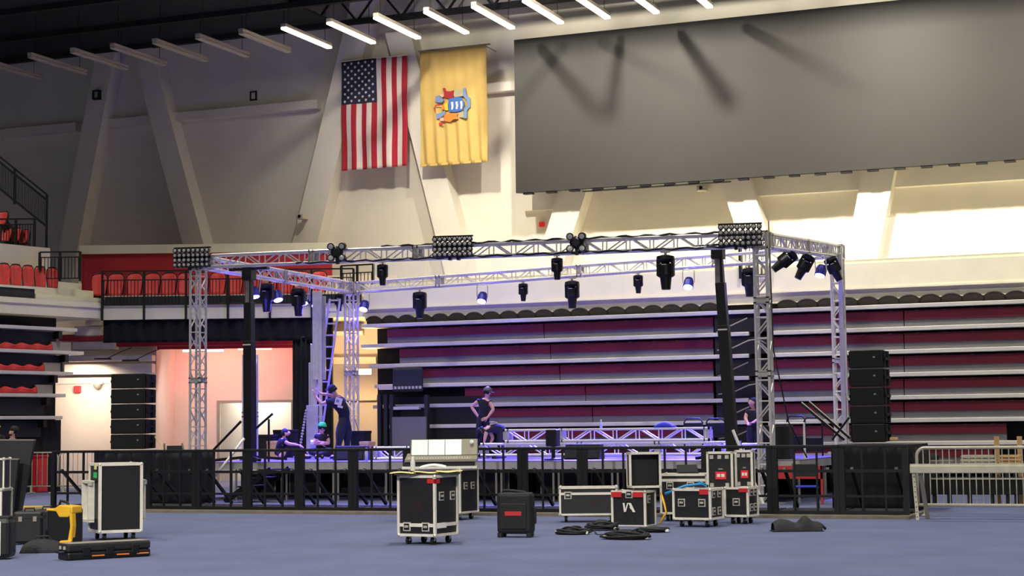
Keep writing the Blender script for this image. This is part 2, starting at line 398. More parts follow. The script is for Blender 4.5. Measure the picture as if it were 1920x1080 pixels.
def nj_flag():
    Y = YW-1.0; tl = PY(787, 97, Y); tr = PY(912, 86, Y); bl = PY(788, 313, Y)
    W, H = tr.x-tl.x, tl.z-bl.z
    o = thing('flag', 'buff yellow flag with a sideways coat of arms, hung vertically beside the video wall', 'flag', (tl.x, Y, bl.z))
    def f(u, v):
        lo = max(0, 1-v*1.5)
        return (u*W, (.012+.05*lo)*math.sin(u*38+v*3)+.01*math.sin(u*11+v*9), v*H)
    MB().grid(f, 90, 30).build('cloth', M['buff'], o, solid=.006, smooth=True)
    MB().bb((0, -.03, .0), (W, .03, .07)).build('hem', M['buff'], o)
    MB().cyl((-.05, 0, H+.01), (W+.12, 0, H+.01), .025, 8).build('top_rod', M['steelgrey'], o)
    for x in (.1, W-.1): MB().cyl((x, 0, H+.01), (x, .99, H+.01), .015, 6).build('wall_bracket', M['steelgrey'], o)
    def P(px, py): return ((px-30)/560*W, H*(1-(py-60)/930))     # crop pixels -> flag
    def poly(name, m, pts, y=-.09): MB().prism([P(*q) for q in pts][::-1], y, y+.02).build(name, M[m], o)
    poly('emblem_shield', 'shield', [(282,468),(345,460),(385,462),(412,505),(412,535),(395,570),(340,578),(285,572),(276,520)])
    t = MB()
    for cx in (312, 350, 388):
        t.prism([P(*q) for q in [(cx-10,498),(cx+8,494),(cx+12,530),(cx+6,558),(cx-8,556),(cx-4,530)]][::-1], -.11, -.095)
    t.build('emblem_plough', M['flagwhite'], o)
    poly('emblem_scroll', 'scroll', [(400,392),(422,392),(430,450),(462,480),(462,545),(432,575),(432,634),(406,632),(408,560),(436,530),(436,498),(402,455)])
    poly('emblem_figure', 'crimson', [(232,378),(252,378),(262,405),(300,408),(330,402),(318,440),(322,462),(285,466),(245,455),(242,415)])
    poly('emblem_figure', 'orange', [(244,590),(300,584),(356,588),(348,612),(362,636),(318,634),(290,655),(244,640)])
    poly('emblem_robe', 'stone', [(330,404),(372,398),(398,420),(402,455),(335,460),(322,440)])
    poly('emblem_robe', 'stone', [(358,588),(405,575),(405,628),(368,622)])
    poly('emblem_helmet', 'scroll', [(170,440),(205,432),(240,470),(228,492),(195,490),(168,480)])
    poly('emblem_helmet', 'scroll', [(170,580),(210,575),(250,560),(252,585),(215,612),(180,622)])
    poly('emblem_crest', 'orange', [(222,515),(245,515),(248,545),(222,548)])
    poly('emblem_crest', 'yellow', [(246,505),(272,498),(276,560),(248,555)])
    t = MB(); t.tube([(P(*q)[0], -.1, P(*q)[1]) for q in ((215,512),(175,510),(160,535),(168,560))], .018, 6); t.build('emblem_mantling', M['redbox'], o)
    poly('emblem_face', 'skin', [(205,430),(232,420),(240,445),(215,455)]); poly('emblem_face', 'skin', [(205,618),(238,612),(240,640),(210,640)])
    poly('emblem_cap', 'redbox', [(195,652),(235,655),(225,672),(200,668)])
nj_flag()

# ---------------------------------------------------------------- balcony: right run (X), corner facet, left facet
zfb, zft = PY(1080, 583, YF).z, PY(1600, 491, YF).z
pc = PY(684, 598, YF); x_c = pc.x
zmid = PY(1600, 541, YF).z
t = MB(); t.bb((x_c, YF, zfb), (26, YF+.2, zft)); t.bb((x_c, YF-.06, zmid), (26, YF, zft-.05)); t.bb((x_c, YF-.09, zmid-.03), (26, YF, zmid+.02))
for i in range(24):
    X = x_c+1+i*1.5; t.cyl((X, YF-.02, zfb+.14), (X, YF+.01, zfb+.14), .025, 6)
struct(t.build('wall_balcony', M['concrete']))
struct(MB().bb((x_c-2, YF+.2, zfb+.1), (26, YW, zfb+.35)).build('trim_30', M['concrete']))
# glass balustrade
gx = [PY(px, 500, YF+.1).x for px in (700, 800, 920, 1020, 1130)]; X = gx[-1]; step = 1.75
gt = PY(1600, 412, YF+.1).z
while X < 17: X += step; gx.append(X)
for i in range(len(gx)-1):
    if PY(1345, 480, YF).x < gx[i]+.5 < PY(1460, 480, YF).x: continue
    o = thing('glass_panel', 'frameless glass balustrade panel on the white balcony wall, %s from the left' % ordn(i), 'glass panel', (gx[i], YF+.08, zft), 0, 'glass panels along the balcony')
    MB().bb((.015, 0, 0.04), (gx[i+1]-gx[i]-.015, .015, gt-zft)).build('pane', M['glass'], o)
    MB().bb((0, -.03, 0), (gx[i+1]-gx[i], .045, .05)).build('base_shoe', M['steel'], o)
# frames for corner and left runs
OC = Vector((pc.x, pc.y, 0)); FC = Fr((pc.x, pc.y), YAW)      # local x: image right, negative to the left
c0 = FC.L(190, 590); xl = c0.x
pl = FC.W(xl, 0)
FL = Fr((pl.x, pl.y), math.radians(90-13.5))                  # local x runs towards the far corner; negative comes nearer
def in_frame(mb, fr, name, m, **k):
    return mb.build(name, m, None, loc=tuple(fr.o), rz=fr.rz, **k)
zc0, zc1 = FC.L(430, 597).z, FC.L(430, 571).z
struct(in_frame(MB().bb((xl, 0, zc0), (0, .15, zc1)).bb((xl, .15, zc0), (0, 3.2, zc0+.12)), FC, 'wall_corner_balcony', M['concrete']))
zl0, zl1 = FL.L(100, 592).z, FL.L(100, 562).z
struct(in_frame(MB().bb((-12, 0, zl0), (0, .2, zl1)).bb((-12, .2, zl0), (0, 2.2, zl0+.15)).bb((-12, -.05, zl0+.28), (0, 0, zl0+.33)), FL, 'wall_left_balcony', M['concrete']))
# black brackets and long grey tread band over the corner face
zk = FC.L(300, 558).z
t = MB(); t.bb((xl+.05, .15, zc1), (-.1, .22, zk+.05)); struct(in_frame(t, FC, 'trim_31', M['trackdark']))
t = MB(); t.bb((xl+.0, .2, zk), (-.1, 2.9, zk+.08)); struct(in_frame(t, FC, 'trim_32', M['concrete']))
# red wall with white coping behind the corner seats
r0 = FC.L(153, 500, 3.0); r1 = FC.L(622, 500, 3.0); zr0 = FC.L(400, 560, 3.0).z; zr1 = FC.L(400, 474, 3.0).z; zr2 = FC.L(400, 458, 3.0).z
struct(in_frame(MB().bb((r0.x, 3.0, zr0), (r1.x, 3.2, zr1)), FC, 'wall_corner_red', M['redwall']))
struct(in_frame(MB().bb((r0.x-.05, 2.9, zr1), (r1.x+.05, 3.3, zr2)).bb((r0.x-.07, 2.92, zr0), (r0.x, 3.25, zr1)), FC, 'trim_33', M['concrete']))

# ---- red stadium seats
def seat_proto():
    o = thing('stadium_seat', 'x', 'seat')
    W, H = .48, .62
    def f(u, v):
        x = (u-.5)*2; hw = (.38+.13*math.sin(min(1, v*1.5)*math.pi*.5)-.10*max(0, v-.75)/.25)*W
        return (x*hw, .03+.05*(x*x)*-1+(v-.5)*.12, .02+v*H-(.05*(abs(x)**4) if v > .9 else 0)+(.05*(abs(x)**3) if v < .1 else 0))
    MB().grid(f, 10, 8).build('seat_back', M['redseat'], o, solid=.03, smooth=True)
    t = MB(); t.tube([(-.2, .10, .05), (-.26, .08, .4), (-.24, .1, .58), (-.17, .11, .655), (0, .11, .67), (.17, .11, .655), (.24, .1, .58), (.26, .08, .4), (.2, .1, .05)], .022, 6)
    t.build('back_frame', M['black'], o, smooth=True)
    t = MB(); t.bb((-.04, .1, -.32), (.04, .2, .3)); t.bb((-.2, .1, -.02), (.2, .18, .03)); t.build('bracket', M['black'], o)
    return o
seat0 = seat_proto(); used = [0]
def put_seat(p, rz, label, group):
    if not used[0]:
        used[0] = 1; seat0.location = p; seat0.rotation_euler = (0, 0, rz); seat0['label'] = label; seat0['group'] = group; return seat0
    return dup(seat0, p, rz, label, group)
SC = 1.0
zs = FC.L(300, 556, .9).z
cxs = [186, 217, 252, 285, 316, 347, 376, 408, 440, 472, 504, 536, 566, 598]
for i, px in enumerate(cxs):
    l = FC.L(px, 550, .9)
    o = put_seat(FC.W(l.x, .9, zs+.02), FC.rz, 'red folding seat on the corner balcony, %s from the left in its row' % ordn(i), 'red seats on the corner balcony').scale = (.84, 1, 1)
zs2 = FL.L(60, 548, .9).z
for i, px in enumerate((8, 30, 53, 76, 99)):
    l = FL.L(px, 540, .9)
    put_seat(FL.W(l.x, .9, zs2+.1), YAW+.45, 'red folding seat on the left balcony above the pull-out seating, %s from the left' % ordn(i), 'red seats on the left balcony').scale = (.6, 1, .95)
struct(in_frame(MB().bb((-12, .35, zl1), (-2.0, 1.0, zs2+.06)), FL, 'trim_34', M['trackdark']))
struct(in_frame(MB().bb((-12, .3, zs2+.03), (-2.0, 1.4, zs2+.09)), FL, 'trim_36', M['concrete']))
# steps between the two runs
t = MB()
for i in range(3): t.bb((-2.0, .3+.5*i, zl1), (.4, 2.4, zl1+.16+.24*i))
struct(in_frame(t, FL, 'trim_35', M['concrete']))

# ---- guard rails
def rail(p0, p1, fr, ly, z0, z1, npost, name, label, cat='railing', pickets=0, mids=1, r=.022):
    o = thing(name, label, cat, fr.W(p0, ly, z0), fr.rz); L = p1-p0; H = z1-z0
    MB().bar((0, 0, H), (L, 0, H), .05, .04).build('top_rail', M['black'], o)
    MB().bar((0, 0, H*.82 if mids == 1 else H*.9), (L, 0, H*.82 if mids == 1 else H*.9), .03, .03).build('mid_rail', M['black'], o)
    for i in range(npost):
        x = L*i/(npost-1); MB().bb((x-.03, -.03, 0), (x+.03, .03, H)).build('post', M['black'], o)
    if pickets:
        t = MB()
        for i in range(pickets):
            x = L*(i+.5)/pickets; t.bb((x-.009, -.009, .06), (x+.009, .009, H*.82))
        t.bar((0, 0, .08), (L, 0, .08), .03, .03); t.build('pickets', M['black'], o)
    return o
# corner balcony railing, its posts run down over the white face
zr_t = FC.L(300, 508, -.06).z
xa = FC.L(192, 520, -.06).x
rail(xa, -.3, FC, -.06, zc0-.02, zr_t, 7, 'railing', 'black picket railing in front of the corner balcony seats')
rr = [o for o in bpy.data.objects if o.name == 'railing'][0]
t = MB()
n = 74; L = -.3-xa
for i in range(n):
    if i % 12 < 11: t.bb((L*(i+.5)/n-.009, -.009, zc1-zc0+.02), (L*(i+.5)/n+.009, .009, (zr_t-zc0)*.84))
t.bar((0, 0, zc1-zc0+.05), (L, 0, zc1-zc0+.05), .03, .03); t.build('pickets', M['black'], rr)
o = in_frame(MB().bb((FC.L(385,575,-.02).x, -.03, zc1+.0), (FC.L(490,575,-.02).x, .0, zc1+.05)), FC, 'hazard_strip', M['yellow']); tag(o, 'yellow and black warning strip along the corner balcony edge', 'tape')
# far walkway picket railings beyond the balcony
a = PY(640, 500, YF+.5); b = PY(700, 500, YF+.5)
zq = PY(670, 497, YF+.5).z
rail(a.x, b.x, W0, YF+.5, zft-.6, zq+.0, 3, 'railing', 'short black picket railing where the corner meets the long balcony', pickets=9)
a = PY(1388, 500, YF-.1); b = PY(1440, 500, YF-.1); zq = PY(1400, 452, YF-.1).z
rail(a.x, b.x, W0, YF-.12, zft-.3, zq, 2, 'railing', 'short black picket railing above the bleacher aisle', pickets=7)
# white block and stair guard at the upper left
bw = FL.L(15, 470, 1.6); bw2 = FL.L(94, 470, 1.6)
struct(in_frame(MB().bb((-9, 1.6, FL.L(60, 520, 1.6).z-.5), (bw2.x, 1.9, FL.L(60, 462, 1.6).z)), FL, 'wall_left_upper', M['concrete']))
g0 = FL.L(74, 500, .8); g1 = FL.L(150, 500, .8)
FG = facing(FL.W(g0.x, 1.2))
ga = FG.L(74, 528); gb = FG.L(150, 528)
rail(ga.x, gb.x, FG, 0, ga.z, FG.L(74, 473).z, 3, 'gate', 'black picket gate rail between the left and corner balconies', 'railing', pickets=12)
# stair railing rising to the left
FS = facing(FL.W(FL.L(60, 450, 2.0).x, 2.2))
A = FS.L(88, 365); B = FS.L(-40, 262); D = FS.L(88, 470)
o = thing('stair_railing', 'black picket stair railing rising to the upper left seats', 'railing', FS.W(0, 0, 0), FS.rz)
dz = A.z-D.z
MB().bar(A, B, .06, .05).build('top_rail', M['black'], o); MB().bar(A-Vector((0, 0, .15)), B-Vector((0, 0, .15)), .05, .06).build('mid_rail', M['black'], o)
MB().bar((A.x, 0, A.z-.9), (B.x, 0, B.z-.9), .05, .06).build('bottom_rail', M['black'], o)
for fx in (0, .47, .96):
    x = A.x+(B.x-A.x)*fx; z = A.z+(B.z-A.z)*fx; MB().bb((x-.03, -.03, z-(1.5 if fx == 0 else 1.0)), (x+.03, .03, z)).build('post', M['black'], o)
t = MB()
for i in range(44):
    u = (i+.5)/44; x = A.x+(B.x-A.x)*u; z = A.z+(B.z-A.z)*u; t.bb((x-.007, -.007, z-.9), (x+.007, .007, z-.15))
t.build('pickets', M['black'], o)
# slope of upper seating behind it, with a few more red seats
q0 = FS.L(88, 470, .3); q1 = FS.L(-40, 360, .3)
struct(in_frame(MB().prism([(q0.x-.1, q0.z-.6), (q0.x-.1, q0.z-.4), (q1.x, q1.z-.1), (q1.x, q0.z-.6)], .3, 1.2), FS, 'trim_37', M['trackdark']))
for i, (px, py) in enumerate(((4, 406), (12, 437), (30, 437), (44, 440))):
    l = FS.L(px, py, .15); put_seat(FS.W(l.x, .15, l.z-.25), FS.rz-.5, 'small red seat behind the stair railing at the upper left, %s from the left' % ordn(i), 'red seats behind the stair railing').scale = (.7, .7, .6)
rail(FS.L(0, 470).x, FS.L(70, 470).x, FS, -.3, FS.L(40, 470).z, FS.L(40, 413).z, 3, 'railing', 'low black rail below the stair railing at the left edge', pickets=14)

# ================================================================ bleachers on the right run
Z0, DZ, YBL = 4.3148, .5507, 42.0
def lx(px, k): return PY(px, 640+40*k, YBL).x
segs = []
def bleacher(x0, x1, z, k, label, first=False, nx0=None, nx1=None):
    o = thing('bleacher_row', label, 'bleachers', (x0, YBL-.3, z-DZ), 0, 'retracted bleacher rows on the end wall')
    nx0 = x0 if nx0 is None else nx0; nx1 = x1 if nx1 is None else nx1
    L = x1-x0; n = max(1, round(L/4.1)); t = MB()
    MB().bb((nx0-x0, -.12, -.0), (nx1-x0, .5, .10)).build('nosing', M['nosing'], o, bevel=.01)   # deck edge
    g = MB(); rd = MB()
    for i in range(n):
        g.bb((L*i/n+.01, .0, .10), (L*(i+1)/n-.01, .05, .27)); rd.bb((L*i/n+.01, -.03, .27), (L*(i+1)/n-.01, .10, .50))
        c = int(L/n/.62)
        for j in range(c): X = L*i/n+(j+.5)*L/n/c; g.bb((X-.04, -.04, .485), (X+.04, .0, .50))
    g.build('riser_panel', M['riser'], o); rd.build('folded_bench', M['redpanel'], o, bevel=.015)
    return o
xL = [735, 758, 790, 880, 905, 940, 940, 940]; nL = [690, 705, 715, 712, 735, 835, 900, 900]
for k in range(8):
    z = Z0-k*DZ
    if z-DZ < .0: break
    row = ordn(k)
    bleacher(lx(xL[k], k), lx(1345, k), z, k, '%s red and grey bleacher row from the top, left of the dark aisle' % row, nx0=lx(nL[k], k+1), nx1=lx(1412, k))
    bleacher(lx(1455, k), lx([1960, 1960, 1960, 1960, 1960, 1892, 1866, 1850][k], k), z, k, '%s red and grey bleacher row from the top, right of the dark aisle' % row, nx0=lx(1455, k), nx1=lx(1990, k))
# top deck edge
o = tag(MB().bb((lx(690, -1), YBL-.42, Z0), (lx(1990, -1), YBL+.2, Z0+.1)).build('deck_edge', M['nosing'], bevel=.01), 'topmost pale aluminium edge of the retracted bleachers', 'bleachers')
# dark maroon folded seats tucked under the balcony
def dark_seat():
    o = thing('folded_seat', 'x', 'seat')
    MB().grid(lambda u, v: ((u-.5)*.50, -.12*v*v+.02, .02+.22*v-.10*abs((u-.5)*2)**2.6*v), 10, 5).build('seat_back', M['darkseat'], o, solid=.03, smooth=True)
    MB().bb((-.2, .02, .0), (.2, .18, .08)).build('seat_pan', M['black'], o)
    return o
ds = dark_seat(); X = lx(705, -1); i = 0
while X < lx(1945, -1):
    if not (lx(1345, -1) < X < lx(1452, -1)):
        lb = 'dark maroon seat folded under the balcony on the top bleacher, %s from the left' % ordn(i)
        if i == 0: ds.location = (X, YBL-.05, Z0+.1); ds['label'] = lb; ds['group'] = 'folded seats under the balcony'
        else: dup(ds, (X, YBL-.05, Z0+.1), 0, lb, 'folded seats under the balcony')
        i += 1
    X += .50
# dark structure behind the rows, aisle block and bleacher end
struct(MB().bb((lx(700, 0), YBL+.25, 0), (26, YBL+.35, zfb)).build('wall_bleacher_backing', M['blackmatt']))
# aisle: black stair block with folded rails
o = thing('bleacher_aisle', 'dark folded aisle stair between the two bleacher blocks, with grey folded rails', 'bleachers', (lx(1348, 0), YBL-.5, 0))
wA = lx(1452, 0)-lx(1348, 0)
for k in range(8):
    z = Z0-k*DZ; MB().bb((0, .12, z-DZ+.1), (wA, .5, z-.02)).build('stair_panel', M['blackmatt'], o)
for k in range(7):
    z = Z0-k*DZ-.1
    MB().cyl((.1, -.05, z-.35), (wA*.62, -.05, z-.02), .02, 6).build('folded_rail', M['steelgrey'], o) if k % 2 == 0 else MB().tube([(.1, -.05, z-.25), (.5, -.05, z-.2), (.9, -.05, z-.03), (1.15, -.05, z-.0), (1.35, -.05, z-.12)], .018, 6).build('folded_rail', M['steelgrey'], o, smooth=True)
# left end of the bleachers: dark machinery cabinet, shelf, pale panel
x0 = PY(706, 760, 41.3).x; x1 = PY(795, 760, 41.3).x
o = thing('bleacher_end_panel', 'black bleacher end screen with thick posts at the left end of the bleachers', 'panel', (x0, 41.3, 0))
W_ = x1-x0; HH = PY(750, 690, 41.3).z
MB().bb((0, .3, 0), (PY(900, 760, 41.6).x-x0, .36, PY(760, 745, 41.6).z)).build('lower_screen', M['blackmatt'], o)
MB().bb((PY(735, 760, 41.3).x-x0, 0, PY(750, 735, 41.3).z), (PY(792, 760, 41.3).x-x0, .1, HH)).build('upper_screen', M['trackdark'], o, bevel=.05)
for px in (712, 724, 735, 800): MB().bb((PY(px, 760, 41.3).x-x0-.05, -.05, 0), (PY(px, 760, 41.3).x-x0+.05, .08, PY(px, 740, 41.3).z)).build('post', M['trackdark'], o)
zt = PY(765, 727, 41.2).z
t = MB(); 
for i in range(8): X = PY(740+6.6*i, 727, 41.2).x-x0; t.bb((X, -.12, zt-.03), (X+.05, -.05, zt+.04))
t.bb((PY(711, 729, 41.2).x-x0, -.12, zt-.04), (PY(736, 729, 41.2).x-x0, -.05, zt+.04)); t.build('step_lights', M['nosing'], o)
zt = PY(765, 765, 41.2).z; MB().bb((PY(738, 765, 41.2).x-x0, -.12, zt-.04), (PY(786, 765, 41.2).x-x0, 0, zt+.04)).build('shelf_edge', M['nosing'], o)
a = PY(735, 782, 41.0); b = PY(799, 838, 41.0)
o = tag(MB().bb((a.x, 41.0, 0), (b.x, 41.06, a.z)).build('pale_panel', M['riser']), 'pale grey square panel leaning at the bleacher end behind the mixing desk', 'panel')

# ================================================================ left pull-out seating (left facet)
rows = [(608, 140, 3), (652, 152, 99), (692, 132, 84), (734, 118, 70), (776, 112, 0)]
zrow = [FL.L(60, y+4, -.15).z for y, _, _ in rows]
for k, (y, xe, xs_) in enumerate(rows):
    xend = min(-.2, FL.L(xe, y, -.15).x); z = zrow[k]
    o = thing('bleacher_row', '%s pull-out seating row from the top at the left edge of the hall' % ordn(k), 'bleachers', FL.W(xend, -.15, z), FL.rz, 'retracted seating rows at the left edge')
    MB().bb((-9, -.12, -.09), (0, .5, .0)).build('nosing', M['nosing'], o, bevel=.01)
    MB().bb((-9, .15, -.55), (-.5, .25, -.12)).build('riser_panel', M['trackdark'], o)
    if 0 < k < 4:
        L = 6
        xo = FL.L(rows[k][2], y, -.15).x-xend
        f = lambda u, v: (xo-8+8*u, -.02+.05*math.cos(u*8/.5*2*math.pi)*v, .01+.14*v+.035*v*math.cos(u*8/.5*2*math.pi))
        MB().grid(f, 130, 3).build('folded_seats', M['redseat'], o, solid=.03, smooth=True)
        MB().bb((xo, .05, 0), (-.3, .12, .24)).build('end_panel', M['steelgrey'], o)
    MB().bb((-.62, -.1, -.3), (-.5, .12, -.1)).build('roller_bracket', M['black'], o)
struct(in_frame(MB().bb((-9, .8, 0), (-.9, .9, zl0)), FL, 'wall_left_backing', M['blackmatt']))
o = in_frame(MB().bb((FL.L(112, 800, .1).x-2.5, .05, 0), (FL.L(112, 800, .1).x, .2, zrow[4]-.1)), FL, 'black_skirt', M['drape']); tag(o, 'black drape below the left pull-out seating', 'curtain')

# ================================================================ corner portal: curtains, concourse room
def curtain(fr, x0, x1, ly, z0, z1, waves, name, label, amp=.05):
    o = thing(name, label, 'curtain', fr.W(x0, ly, z0), fr.rz); L = x1-x0; H = z1-z0; n = max(8, waves*8)
    MB().grid(lambda u, v: (u*L, amp*math.sin(u*waves*2*math.pi+.6*math.sin(v*3))*(1-.3*v), v*H), n, 6).build('drape', M['drape'], o, solid=.01, smooth=True)
    MB().cyl((0, 0, H), (L, 0, H), .025, 6).build('header_pipe', M['black'], o)
    return o
zv = FC.L(400, 640).z
curtain(FC, FC.L(192, 620).x, FC.L(588, 620).x, .1, zv, zc0, 15, 'valance', 'long black pleated valance across the top of the corner portal')
curtain(FC, FC.L(549, 700, .15).x, FC.L(586, 700, .15).x, .15, 0, zv+.1, 4, 'curtain', 'tall black drape at the right side of the portal opening, left of the lift mast')
curtain(FC, FC.L(594, 700, .3).x, FC.L(625, 700, .3).x, .3, 0, zc0, 4, 'curtain', 'tall black drape behind the lift mast and the leaning man')
# concourse room behind portal
D1 = 4.6
x0 = FC.L(60, 700, D1).x; x1 = FC.L(720, 700, D1).x
oa, ob = FC.L(412, 756, D1), FC.L(546, 800, D1)
zc = FC.L(400, 646, 1.2).z
t = MB(); t.bb((x0, D1, 0), (oa.x, D1+.15, 6)); t.bb((ob.x, D1, 0), (x1, D1+.15, 6)); t.bb((oa.x, D1, oa.z), (ob.x, D1+.15, 6))
struct(in_frame(t, FC, 'wall_concourse', M['beige']))
t = MB(); t.bb((oa.x-.08, D1-.03, 0), (oa.x, D1+.1, oa.z)); t.bb((ob.x, D1-.03, 0), (ob.x+.08, D1+.1, oa.z)); t.bb((oa.x-.08, D1-.03, oa.z), (ob.x+.08, D1+.1, oa.z+.08)); struct(in_frame(t, FC, 'trim_40', M['steelgrey']))
t = MB(); t.bb((oa.x-2, D1+3, 0), (ob.x+2, D1+3.1, 5)); t.bb((oa.x+2.2, D1+1.9, 0), (oa.x+2.3, D1+3, 4)); struct(in_frame(t, FC, 'wall_inner_room', M['white']))
p = FC.W((oa.x+ob.x)/2, D1+1.6, 2.9); area(tuple(p), (p.x+.01, p.y, 0), 1.5, 190, (1, .93, .8))
o = in_frame(MB().bb((FC.L(522, 790, D1+2.9).x, D1+2.95, 1.9), (FC.L(545, 790, D1+2.9).x, D1+3, 2.2)), FC, 'wall_notice', M['lamp_body']); tag(o, 'pale notice board on the wall of the bright room seen through the portal', 'sign')
struct(in_frame(MB().bb((x0, 1.5, zc+.25), (-.2, D1, zc+.35)), FC, 'ceiling_concourse', M['ductwhite']))
struct(in_frame(MB().bb((FC.L(215, 650, 1.2).x, 1.2, zc-.02), (FC.L(548, 650, 1.2).x, 1.5, zc+.25)).bb((FC.L(290, 650, 1.2).x, 1.5, zc-.1), (FC.L(548, 650, 1.2).x, 1.7, zc+.0)), FC, 'trim_41', M['redwall']))
# red-lit tubes
for i, (a, b, y) in enumerate(((342, 420, 656), (446, 510, 652))):
    A = FC.L(a, y, 2.6); B = FC.L(b, y, 2.6)
    o = thing('tube_light', 'glowing reddish tube light under the portal ceiling, %s one' % ('left' if i == 0 else 'right'), 'light', FC.W((A.x+B.x)/2, 2.6, A.z), FC.rz)
    hw = (B.x-A.x)/2; MB().bb((-hw, -.08, 0), (hw, .08, .06)).build('housing', M['lamp_body'], o)
    MB().bb((-hw+.02, -.07, -.06), (hw-.02, .07, 0)).build('diffuser', M['redlamp'], o)
    t = MB(); t.cyl((-hw*.7, 0, .06), (-hw*.7, 0, zc+.25-A.z), .01, 5); t.cyl((hw*.7, 0, .06), (hw*.7, 0, zc+.25-A.z), .01, 5); t.build('hanger', M['steelgrey'], o)
    p = FC.W((A.x+B.x)/2, 3.0, A.z-.15); p = FC.W((A.x+B.x)/2, D1-.75, A.z+.0); q = FC.W((A.x+B.x)/2, D1, A.z-.9); area(tuple(p), tuple(q), 1.2, 17, (1, .16, .1), 180, .15)
    area(tuple(FC.W((A.x+B.x)/2, 2.0, 3.0)), tuple(FC.W((A.x+B.x)/2, D1, 1.4)), 1.2, 24, (1, .97, .93))
# left bay wall of the concourse, nearer and brighter, with soffit steps and ducts
wl0, wl1 = FC.L(70, 800, 1.9), FC.L(216, 800, 1.9); zw = FC.L(160, 716, 1.9).z
struct(in_frame(MB().bb((wl0.x, 1.9, 0), (FC.L(286, 800, 1.9).x, 2.0, zw)).bb((wl0.x, 1.8, zw-.05), (FC.L(286, 800, 1.9).x, 2.0, zw+.12)), FC, 'wall_concourse_left', M['beige']))
struct(in_frame(MB().bb((FC.L(286, 800, 1.9).x, 1.9, 0), (FC.L(286, 800, 1.9).x+.1, D1, zc+.2)), FC, 'trim_42', M['beige']))
for i, (a, b, ya, yb, ly) in enumerate(((105, 285, 667, 676, .9), (120, 285, 683, 700, 1.2), (135, 215, 640, 655, 1.0), (140, 190, 612, 632, .8), (110, 190, 628, 638, .8), (160, 190, 600, 610, .7))):
    A = FC.L(a, ya, ly); B = FC.L(b, yb, ly)
    o = in_frame(MB().bb((A.x, ly, B.z), (B.x, ly+.5, A.z)), FC, 'air_duct', M['ductwhite'] if i not in (4,) else M['redwall'], bevel=.02)
    tag(o, 'pale %s under the left end of the corner balcony, %s from the top' % (['flat duct','deep duct','box duct','square box','red beam','narrow box'][i], ['fifth','lowest','fourth','second','third','first'][i]), 'duct')
for i, (px, py) in enumerate(((193, 673), (245, 676))):
    l = FC.L(px, py, .6); o = in_frame(MB().box((l.x, .6, l.z), (.45, .12, .05)).tube([(l.x+.1, .6, l.z), (l.x+.5, .65, l.z+.2), (l.x+.8, .7, l.z+.32)], .012), FC, 'cable_bracket', M['black']); tag(o, 'dark cable bracket on the pale ducts, %s of the two' % ('left' if i == 0 else 'right'), 'bracket')
p = FC.W(FC.L(170, 800, 1).x, .6, 3.0); area(tuple(p), tuple(FC.W(FC.L(150, 800, 1).x, 1.9, 1.6)), .8, 60, (1, .86, .68))
l = FC.L(145, 730, 1.8); o = in_frame(MB().box((l.x, 1.83, l.z), (.2, .1, .2)), FC, 'alarm_box', M['redbox'], bevel=.02); tag(o, 'small reddish alarm box on the beige wall below the left balcony', 'alarm')
l = FC.L(183, 722, 1.8); o = thing('dome_camera', 'small domed camera on the beige wall beside the left speaker stack', 'camera', FC.W(l.x, 1.8, l.z), FC.rz)
MB().box((0, 0, .06), (.3, .2, .06)).build('mount', M['white'], o); MB().lathe([(.12, .03), (.115, -.03), (.09, -.08), (.04, -.12), (.005, -.13)], (0, -.02, 0), (0, 0, 1), 16).build('dome', M['steelgrey'], o, smooth=True)
# room between the far drape and the bleachers (warm)
A = FC.L(622, 650, 2.2); B = FC.L(706, 650, 2.2)
struct(in_frame(MB().bb((A.x-.3, 2.2, 0), (B.x+.6, 2.3, 6)).bb((A.x, 2.1, FC.L(660, 748, 2.2).z-.05), (B.x, 2.25, FC.L(660, 748, 2.2).z+.05)).bb((A.x, 1.9, FC.L(660, 677, 2.2).z-.1), (B.x, 2.25, FC.L(660, 677, 2.2).z+.1)), FC, 'wall_side_passage', M['beige']))
l = FC.L(683, 697, 1.0)
o = thing('work_light', 'glaring warm work light beside the bleacher end', 'light', FC.W(l.x, 1.0, l.z), FC.rz)
MB().box((0, .05, 0), (.4, .08, .16)).build('housing', M['black'], o); MB().box((0, 0, 0), (.38, .03, .14)).build('lamp', M['warmlamp'], o)
MB().cyl((0, .08, 0), (0, 1.1, .05), .02).build('arm', M['black'], o)
point(tuple(FC.W(l.x, .75, l.z)), 170, (1, .72, .3), .15)
# ================================================================ stage and truss rig
YS0, YS1, XS0, XS1 = 33.06, 40.55, -21.11, -8.07
DECK = .85
def truss_parts(o, L, h=.125, cell=.5, m=None, ends=True, conn=None):
    m = m or M['truss']
    for sy in (-h, h):
        for sz in (-h, h): MB().cyl((0, sy, sz), (L, sy, sz), .029, 8).build('chord', m, o, smooth=False)
    t = MB(); n = max(2, round(L/cell)); c = L/n
    for i in range(n):
        x = i*c; a, b = (-h, h) if i % 2 else (h, -h)
        for s in (-h, h):
            t.cyl((x+.03, s, a), (x+c-.09, s, b), .016, 6, caps=False); t.cyl((x+c-.05, s, -h), (x+c-.05, s, h), .014, 6, caps=False)
            t.cyl((x+.03, a, s), (x+c-.09, b, s), .016, 6, caps=False)
    t.build('lacing', m, o)
    for x in (conn or []):
        t = MB(); 
        for e in (-.05, .05):
            for s in (-h, h): t.bb((x+e-.012, s-.03, -h-.03), (x+e+.012, s+.03, h+.03)); t.bb((x+e-.012, -h-.03, s-.03), (x+e+.012, h+.03, s+.03))
        t.bb((x-.06, -h-.01, -h-.01), (x+.06, -h+.0, h+.01)); t.bb((x-.06, h, -h-.01), (x+.06, h+.01, h+.01)); t.build('joint_plate', M['mast'], o)
    return o
